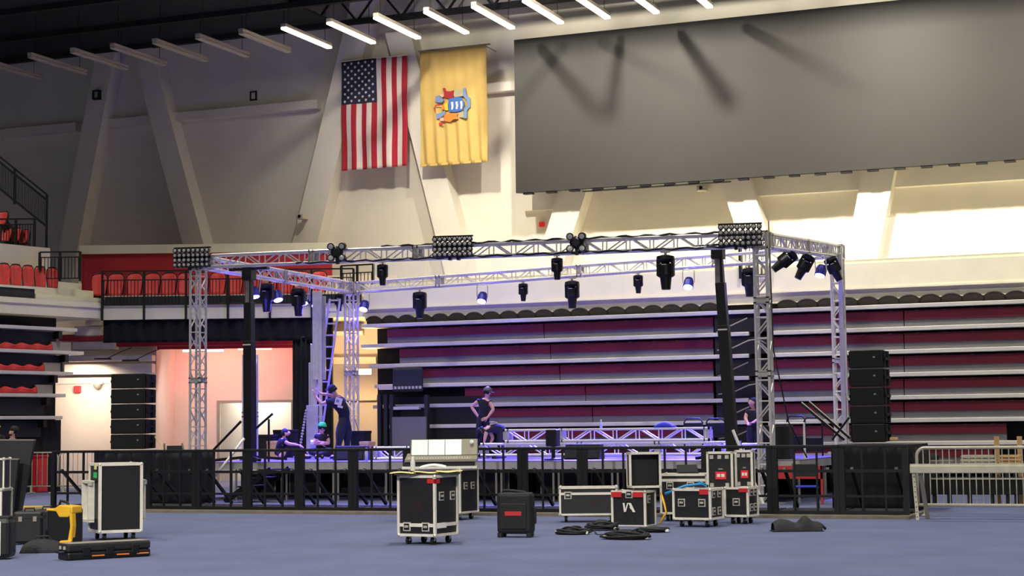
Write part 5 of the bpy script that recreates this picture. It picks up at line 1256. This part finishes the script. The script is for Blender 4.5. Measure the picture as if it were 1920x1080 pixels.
# ================================================================ people
def skinmesh(name, chains, m_, parent, sub=2, root=0):
    bm = bmesh.new(); lay = bm.verts.layers.skin.verify(); vs = {}
    for ch in chains:
        prev = None
        for key, co_, r in ch:
            if key in vs: v = vs[key]
            else:
                v = bm.verts.new(co_); v[lay].radius = (r, r) if not isinstance(r, tuple) else r; vs[key] = v
                v[lay].use_root = len(vs) == 1
            if prev is not None and prev != v and not bm.edges.get((prev, v)): bm.edges.new((prev, v))
            prev = v
    me = bpy.data.meshes.new(name); bm.to_mesh(me); bm.free(); me.materials.append(m_)
    o = bpy.data.objects.new(name, me); COL.objects.link(o); o.parent = parent
    q = o.modifiers.new('skin', 'SKIN'); q.use_smooth_shade = True; q.branch_smoothing = .3
    s = o.modifiers.new('sub', 'SUBSURF'); s.levels = s.render_levels = sub
    return o
def person(base, rz, J, label, hat=None, hatm=None, hair=True, sleeves=.55, trousers='shirt', logo=None, sunglasses=False, beard=False, shirt='shirt'):
    """J: joints in the person's frame (x right in view, y away, z up)"""
    o = thing('person', label, 'person', base, rz); V = {k: Vector(v) for k, v in J.items() if not isinstance(v, (str, int, float))}
    nk, hd, pv = V['neck'], V['head'], V['pelvis']; up = (hd-nk).normalized(); fw = Vector(J.get('look', (0, -1, 0))).normalized(); rt = fw.cross(up).normalized()
    ch = lambda *a: list(a)
    P_ = ('pelvis', pv, .108); Cst = ('chest', nk.lerp(pv, .28), (.142)); Wst = ('waist', nk.lerp(pv, .68)+V.get('bend', Vector((0, 0, 0))), .10); N = ('neck', nk, .055)
    body = [[P_, Wst, Cst, N, ('jaw', nk.lerp(hd, .55)+fw*.02, .066), ('head', hd, .088), ('crown', hd+up*.085, .062)],
            [('head', hd, .088), ('nose', hd+fw*.102-up*.015, .011)], [('head', hd, .088), ('earr', hd+rt*.095-up*.01, .014)], [('head', hd, .088), ('earl', hd-rt*.095-up*.01, .014)]]
    for s in 'lr':
        sh, el, wr = V['sh'+s], V['el'+s], V['wr'+s]; hdv = (V.get('ha'+s, wr+(wr-el).normalized()*.1)-wr)
        hn = hdv.normalized(); pn = Vector(J.get('palm'+s, (0, 0, 1))).normalized(); sd = hn.cross(pn).normalized()
        body.append([Cst, ('sh'+s, sh, .06), ('ua'+s, sh.lerp(el, .5), .05), ('el'+s, el, .042), ('fa'+s, el.lerp(wr, .4), .04), ('wr'+s, wr, .027), ('pa'+s, wr+hn*.05, .036)])
        if s in J.get('hands', 'lr'):
            for k, (off, ln) in enumerate(((-.030, .075), (-.010, .085), (.010, .08), (.029, .065))):
                b0 = wr+hn*.085+sd*off; b1 = b0+hn*ln*.55+pn*.008; b2 = b1+hn*ln*.4+pn*.022
                body.append([('pa'+s, None, .036), ('f%d0%s' % (k, s), b0, .010), ('f%d1%s' % (k, s), b1, .009), ('f%d2%s' % (k, s), b2, .008)])
            b0 = wr+hn*.035+sd*-.04; b1 = b0+hn*.03+sd*-.025; body.append([('pa'+s, None, .036), ('t0'+s, b0, .012), ('t1'+s, b1, .010), ('t2'+s, b1+hn*.03, .009)])
    for s in 'lr':
        hp, kn, an = V['hp'+s], V['kn'+s], V['an'+s]
        body.append([P_, ('hp'+s, hp, .09), ('th'+s, hp.lerp(kn, .5), .075), ('kn'+s, kn, .055), ('cf'+s, kn.lerp(an, .35), .055), ('an'+s, an, .038), ('to'+s, an+Vector(J.get('toe', (0, -.16, -.05))), .035)])
    body = [[(k, c, r) for k, c, r in c_] for c_ in body]
    skinmesh('body', body, M['skin'], o)
    e = .018*J.get('bulk', 1)
    sh_ = [[('hem', pv-(nk-pv).normalized()*.05, .145), ('pelvis', pv+(nk-pv)*.15, .145), ('waist', Wst[1], .118+e), ('chest', Cst[1], .150+e), ('col', nk-(nk-pv).normalized()*.03, .085)]]
    for s in 'lr':
        sh, el = V['sh'+s], V['el'+s]; sh_.append([('chest', None, .14), ('s'+s, sh, .068+e*.4), ('u'+s, sh.lerp(el, sleeves), .055+e)])
    skinmesh('shirt', sh_, M[shirt], o)
    tr = [[('waist', Wst[1], .118), ('pelvis', pv, .138+e)]]
    for s in 'lr':
        hp, kn, an = V['hp'+s], V['kn'+s], V['an'+s]; tr.append([('pelvis', None, .13), ('h'+s, hp, .112), ('t'+s, hp.lerp(kn, .5), .087+e), ('k'+s, kn, .08), ('c'+s, kn.lerp(an, .5), .076), ('a'+s, an+(kn-an)*.06, .062)])
    skinmesh('trousers', tr, M[trousers] if trousers != 'shirt' else M['jeans'], o)
    for s in 'lr':
        an = V['an'+s]; to = Vector(J.get('toe', (0, -.16, -.05))); skinmesh('shoe', [[('h', an-to*.25+Vector((0, 0, -.04)), .05), ('m', an+to*.4+Vector((0, 0, -.02)), .048), ('t', an+to*1.15, .04)]], M['black'], o)
    def cap(r0, h0, m_, nm, base=.0, k=1.0):
        t = MB(); prof = [(r0*math.cos(a), base+h0*math.sin(a)) for a in [i*math.pi/2/6 for i in range(7)]]
        t.lathe(prof, hd+up*.03, up, 16); return t.build(nm, M[m_], o, smooth=True, solid=.006)
    if hair and not hat: MB().lathe([(.06, -.08), (.088, -.05), (.10, .0), (.096, .05), (.07, .09), (.01, .108)], hd-fw*.04, up, 16).build('hair', M['hair'], o, smooth=True)
    if hair and hat: t = MB().lathe([(.095, -.04), (.102, .0), (.1, .03)], hd-fw*.015, up, 14); t.build('hair', M['hair'], o, smooth=True)
    if hat:
        h_ = cap(.112, .115, hatm, hat, .0)
        if hat == 'cap' or hat == 'hard_hat':
            MB().prismz([(-.08, 0), (.08, 0), (.07, .09), (0, .12), (-.07, .09)], 0, .012)
            t = MB(); A = hd+up*.035+fw*.09
            t._add([A+rt*a+fw*b+up*c for c in (0, .012) for a, b in ((-.085, -.03), (.085, -.03), (.07, .07), (0, .095), (-.07, .07))], ((0, 1, 2, 3, 4), (9, 8, 7, 6, 5), (0, 5, 6, 1), (1, 6, 7, 2), (2, 7, 8, 3), (3, 8, 9, 4), (4, 9, 5, 0)))
            t.build('cap_peak', M[hatm], h_)
    for s in (-1, 1): MB().lathe([(.001, -.008), (.009, 0), (.001, .008)], hd+fw*.084+rt*.033*s+up*.012, fw, 8).build('eye', M['white' if not sunglasses else 'black'], o)
    MB().bar(hd+fw*.092-up*.05-rt*.022, hd+fw*.092-up*.05+rt*.022, .008, .008).build('mouth', M['redpanel'], o)
    if sunglasses: MB().bar(hd+fw*.095+up*.012-rt*.075, hd+fw*.095+up*.012+rt*.075, .02, .035).build('sunglasses', M['black'], o)
    if beard: MB().lathe([(.02, -.115), (.055, -.09), (.068, -.055)], hd+fw*.03, up, 12).build('beard', M['hair'], o, smooth=True)
    if logo: 
        for (c_, sz, m_) in logo: MB().box(c_, sz, Matrix.Rotation(.25, 3, 'Y')).build('shirt_print', M[m_], o)
    return o
def jp(fr, px, py, dy=0, z0=0):
    l = fr.L(px, py, dy); return (l.x, dy, l.z-z0)
# leaning man at the lift mast (seen from behind)
Yp = 36.9; b = PY(640, 850, Yp); fr = facing((b.x, Yp)); z0 = DECK; g = lambda px, py, dy=0: jp(fr, px, py, dy, z0)
J = dict(head=g(624, 731, 0), neck=g(632, 743, .02), pelvis=g(646, 792, .02), shl=g(618, 752, -.13), shr=g(643, 751, .17), ell=g(603, 757, -.15), wrl=g(591, 742, -.1), elr=g(616, 740, .12), wrr=g(600, 738, .1),
         hpl=g(640, 796, -.09), hpr=g(651, 797, .1), knl=g(636, 828, -.1), knr=g(651, 826, .1), look=(-.8, .4, -.1), hands='lr', palml=(-1, 0, 0), palmr=(-1, 0, 0), toe=(-.15, 0, -.05), bend=Vector((.08, 0, .0)), bulk=2.9)
J['hal'] = tuple(Vector(J['wrl'])+Vector((-.03, 0, .1))); J['har'] = tuple(Vector(J['wrr'])+Vector((-.05, 0, .08)))
J['anl'] = (g(632, 828)[0], -.1, .08); J['anr'] = (g(650, 828)[0], .12, .08)
c1 = Vector(J['neck'])*.8+Vector(J['pelvis'])*.2; 
person((fr.o.x, fr.o.y, z0), fr.rz, J, 'man in a black shirt and trousers leaning forward to push the silver lift mast', hat='cap', hatm='shirt',
       logo=[(c1+Vector((.02, -.205, .0)), (.17, .02, .17), 'flagwhite'), (c1+Vector((.06, -.205, -.13)), (.13, .02, .05), 'flagwhite'), (c1+Vector((.0, -.208, .01)), (.07, .022, .07), 'scroll')])
# standing man, hands on hips
Yp = 37.6; b = PY(905, 850, Yp); fr = facing((b.x, Yp)); g = lambda px, py, dy=0: jp(fr, px, py, dy, z0)
J = dict(head=g(914, 736), neck=g(912, 747), pelvis=g(906, 784), shl=g(897, 752, .02), shr=g(918, 753, -.05), ell=g(884, 763, .05), wrl=g(897, 782, -.02), elr=g(925, 768, -.1), wrr=g(914, 783, -.14), hal=g(903, 786, -.08), har=g(906, 786, -.15),
         hpl=g(900, 788), hpr=g(911, 788), knl=g(899, 817, -.05), knr=g(912, 817, -.03), look=(.75, -.6, -.25), palml=(0, -1, 0), palmr=(0, -1, 0), toe=(.08, -.13, -.05))
J['anl'] = (g(897, 840)[0], .05, .08); J['anr'] = (g(913, 840)[0], .05, .08)
person((fr.o.x, fr.o.y, z0), fr.rz, J, 'man in a sleeveless black top and grey hard hat standing with hands on hips', hat='hard_hat', hatm='greycap', sleeves=.12)
# bending man in front of him
Yp = 36.6; b = PY(925, 850, Yp); fr = facing((b.x, Yp)); g = lambda px, py, dy=0: jp(fr, px, py, dy, z0)
J = dict(head=g(905, 808), neck=g(915, 802), pelvis=g(943, 809, .1), shl=g(913, 806, -.14), shr=g(917, 800, .12), ell=g(910, 818, -.16), wrl=g(908, 828, -.16), elr=g(924, 822, .05), wrr=g(920, 830, 0), look=(-.5, -.3, -.8),
         hpl=g(944, 812, 0), hpr=g(945, 812, .2), knl=g(935, 830, -.02), knr=g(937, 830, .2), palml=(-1, 0, 0), palmr=(-1, 0, 0), toe=(-.15, 0, -.05), bend=Vector((0, 0, .05)))
J['anl'] = (g(946, 840)[0], 0, .08); J['anr'] = (g(947, 840)[0], .2, .08)
c1 = Vector(J['neck'])*.55+Vector(J['pelvis'])*.45
person((fr.o.x, fr.o.y, z0), fr.rz, J, 'man in a black shirt with white print bending down beside the blue-lit truss', hat='cap', hatm='shirt', shirt='jeans',
       logo=[(Vector(J['neck'])*.8+Vector(J['pelvis'])*.2+Vector((0, -.04, .15)), (.07, .2, .02), 'flagwhite'), (c1+Vector((0, -.03, .17)), (.14, .2, .02), 'flagwhite')])
# seated man with crossed arms in green cap
Yp = 36.2; b = PY(603, 860, Yp); fr = facing((b.x, Yp)); g = lambda px, py, dy=0: jp(fr, px, py, dy, z0)
J = dict(head=g(604, 802), neck=g(603, 812), pelvis=g(602, 846, .05), shl=g(593, 817), shr=g(614, 817), ell=g(590, 832, -.05), wrl=g(602, 833, -.22), elr=g(616, 832, -.05), wrr=g(600, 829, -.2), hal=g(610, 831, -.23), har=g(593, 829, -.2), look=(.25, -.95, -.05),
         hpl=g(596, 849, 0), hpr=g(609, 849, 0), knl=(g(584, 849)[0], -.30, .2), knr=(g(622, 849)[0], -.30, .2), toe=(0, -.08, -.02), palml=(0, 1, 0), palmr=(0, 1, 0))
J['anl'] = (g(608, 849)[0], -.42, .09); J['anr'] = (g(598, 849)[0], -.5, .09)
q = person((fr.o.x, fr.o.y, z0), fr.rz, J, 'man in a green cap and sunglasses, arms crossed, sitting by the silver mast', hat='cap', hatm='greencap', sunglasses=True)
# seated man in profile, left
Yp = 36.0; b = PY(532, 860, Yp); fr = facing((b.x, Yp)); g = lambda px, py, dy=0: jp(fr, px, py, dy, z0)
J = dict(head=g(537, 812), neck=g(531, 822), pelvis=g(524, 852, .05), shl=g(526, 824, .14), shr=g(531, 826, -.15), elr=g(541, 832, -.2), wrr=g(556, 834, -.2), ell=g(545, 834, .1), wrl=g(558, 836, .05), look=(.95, -.25, -.1),
         hpl=g(527, 856, .08), hpr=g(527, 856, -.08), knl=(g(552, 856)[0], .12, .36), knr=(g(554, 856)[0], -.14, .34), palml=(0, 0, -1), palmr=(0, 0, -1), toe=(.13, 0, -.03))
J['anl'] = (J['knl'][0]+.22, .12, .09); J['anr'] = (J['knr'][0]+.25, -.14, .09)
person((fr.o.x, fr.o.y, z0), fr.rz, J, 'bearded man in a black shirt sitting in profile left of the silver mast', beard=True)
for px, Y, lb in ((602, 36.3, 'dark stage box seat under the man in the green cap'), (524, 36.2, 'dark stage box seat under the bearded man')):
    q = PY(px, 860, Y); o = tag(MB().bb((q.x-.22, Y-.05, DECK-.35+.02), (q.x+.22, Y+.4, DECK-.05)).build('seat_box', M['ply'], bevel=.01), lb, 'box') if False else None
# man behind the right lift mast
Yp = 37.2; b = PY(1415, 850, Yp); fr = facing((b.x, Yp)); g = lambda px, py, dy=0: jp(fr, px, py, dy, z0)
J = dict(head=g(1411, 770), neck=g(1412, 781), pelvis=g(1413, 815), shl=g(1402, 786), shr=g(1422, 786), ell=g(1398, 800, -.05), wrl=g(1402, 808, -.22), elr=g(1426, 800, -.08), wrr=g(1414, 806, -.24), look=(-.9, -.4, -.2),
         hpl=g(1408, 818), hpr=g(1418, 818), knl=g(1407, 838, -.05), knr=g(1419, 838, -.05))
J['anl'] = (J['knl'][0], 0, -.1); J['anr'] = (J['knr'][0], 0, -.1)
dz_ = .18
person((fr.o.x, fr.o.y, z0+dz_), fr.rz, {k: v for k, v in J.items()}, 'dark-haired man in black between the right lift mast and the front right tower')
# two people at the left edge
p = PZ(33, 935); Yp = p.y; fr = facing((p.x, Yp)); g = lambda px, py, dy=0: jp(fr, px, py, dy, 0)
def simple_standing(cx, hy, sc, label, look, **k):
    hh = g(cx, hy)[2]; x = g(cx, hy)[0]; s = hh/1.62
    J = dict(head=(x, 0, hh), neck=(x, .02, hh-.17*s), pelvis=(x, .04, hh-.70*s), shl=(x-.18, .02, hh-.24*s), shr=(x+.18, .02, hh-.24*s), ell=(x-.23, -.02, hh-.5*s), elr=(x+.23, -.02, hh-.5*s), wrl=(x-.14, -.22, hh-.58*s), wrr=(x+.12, -.22, hh-.58*s),
             hpl=(x-.09, .04, hh-.76*s), hpr=(x+.09, .04, hh-.76*s), knl=(x-.1, 0, hh*.3), knr=(x+.1, 0, hh*.3), anl=(x-.1, .04, .08), anr=(x+.1, .04, .08), look=look)
    return person((fr.o.x, fr.o.y, 0), fr.rz, J, label, **k)
simple_standing(24, 808, 1, 'dark-haired man in black looking down behind the large slanted panel at the left', (-.85, -.3, -.5), beard=True)
fr = facing((p.x-.1, Yp+.9))
simple_standing(-9, 800, 1, 'person in a yellow hard hat at the left picture edge', (.7, -.7, -.3), hat='hard_hat', hatm='yellow')

# ---- assorted gear seen beyond the barricade
q = PZ(1500, 925); za_ = PY(1500, 873, 33.0).z; xa_ = PY(1455, 880, 33.0).x; xb_ = PY(1546, 880, 33.0).x; o = tag(MB().bb((xa_, 32.8, za_-.25), (xb_, 32.85, za_)).bb((xa_, 32.8, 0), (xa_+.04, 32.85, za_)).bb((xb_-.04, 32.8, 0), (xb_, 32.85, za_)).build('red_low_panel', M['redseat']), 'low red panel behind the barricade, right of the front right truss tower', 'panel')
for nm, px0, px1, yt, Y, h_, m_, lb, ct in (('equipment_box', 512, 545, 806, 38.6, 0, 'black', 'black box standing on the stage behind the bearded man', 'box'), ('equipment_box', 484, 510, 815, 38.2, 0, 'blackmatt', 'black box on the stage right of the left lift mast', 'box'),
        ('cardboard_box', 500, 520, 827, 37.2, 0, 'wood', 'cardboard box on the stage between the lift mast and the bearded man', 'box'),
        ('wooden_crate', 674, 690, 828, 38.8, 0, 'wood', 'small wooden crate on the stage right of the rear left tower', 'crate'), ('equipment_box', 657, 683, 808, 39.6, 0, 'blackmatt', 'black box on the stage just behind the rear left tower', 'box')):
    A = PY(px0, yt, Y); B = PY(px1, yt, Y); o = thing(nm, lb, ct, ((A.x+B.x)/2, Y, DECK)); W = B.x-A.x; H = A.z-DECK
    MB().bb((-W/2, 0, 0), (W/2, .4, H-.03)).build('body', M[m_], o, bevel=.01); MB().bb((-W/2-.008, -.008, H-.07), (W/2+.008, .41, H)).build('lid', M[m_], o, bevel=.008)
fr = facing(PZ(60, 905)+Vector((0, 1, 0))); a = fr.L(41, 780); b = fr.L(81, 780); o = thing('picket_gate', 'black picket gate standing before the dark drape at the left', 'gate', fr.W(a.x, 0, 0), fr.rz); W = b.x-a.x; H = a.z
MB().tube([(0, 0, 0), (0, 0, H-.1), (.1, 0, H), (W-.1, 0, H), (W, 0, H-.1), (W, 0, 0)], .03, 6).build('frame', M['black'], o, smooth=True)
t = MB()
for i in range(1, 9): t.cyl((W*i/9, 0, H-1.0), (W*i/9, 0, H), .012, 5)
t.bar((0, 0, H-1.0), (W, 0, H-1.0), .04, .04); t.build('pickets', M['trackdark'], o)
for i, (px, py) in enumerate(((1105, 985), (1032, 984), (1078, 962))):
    q = PZ(px, py, 0 if i < 2 else 0); 
q = PZ(739, 850, DECK); o = thing('water_bottle', 'clear plastic bottle on the stage edge left of the mixing desk', 'bottle', (q.x*.98, 34.2, DECK)); q = PY(687, 850, 34.2); o.location.x = q.x
MB().lathe([(.035, 0), (.038, .18), (.02, .25), (.015, .27)], (0, 0, 0)).build('body', M['bluebottle'], o, smooth=True); MB().cyl((0, 0, .26), (0, 0, .29), .018).build('cap', M['white'], o)
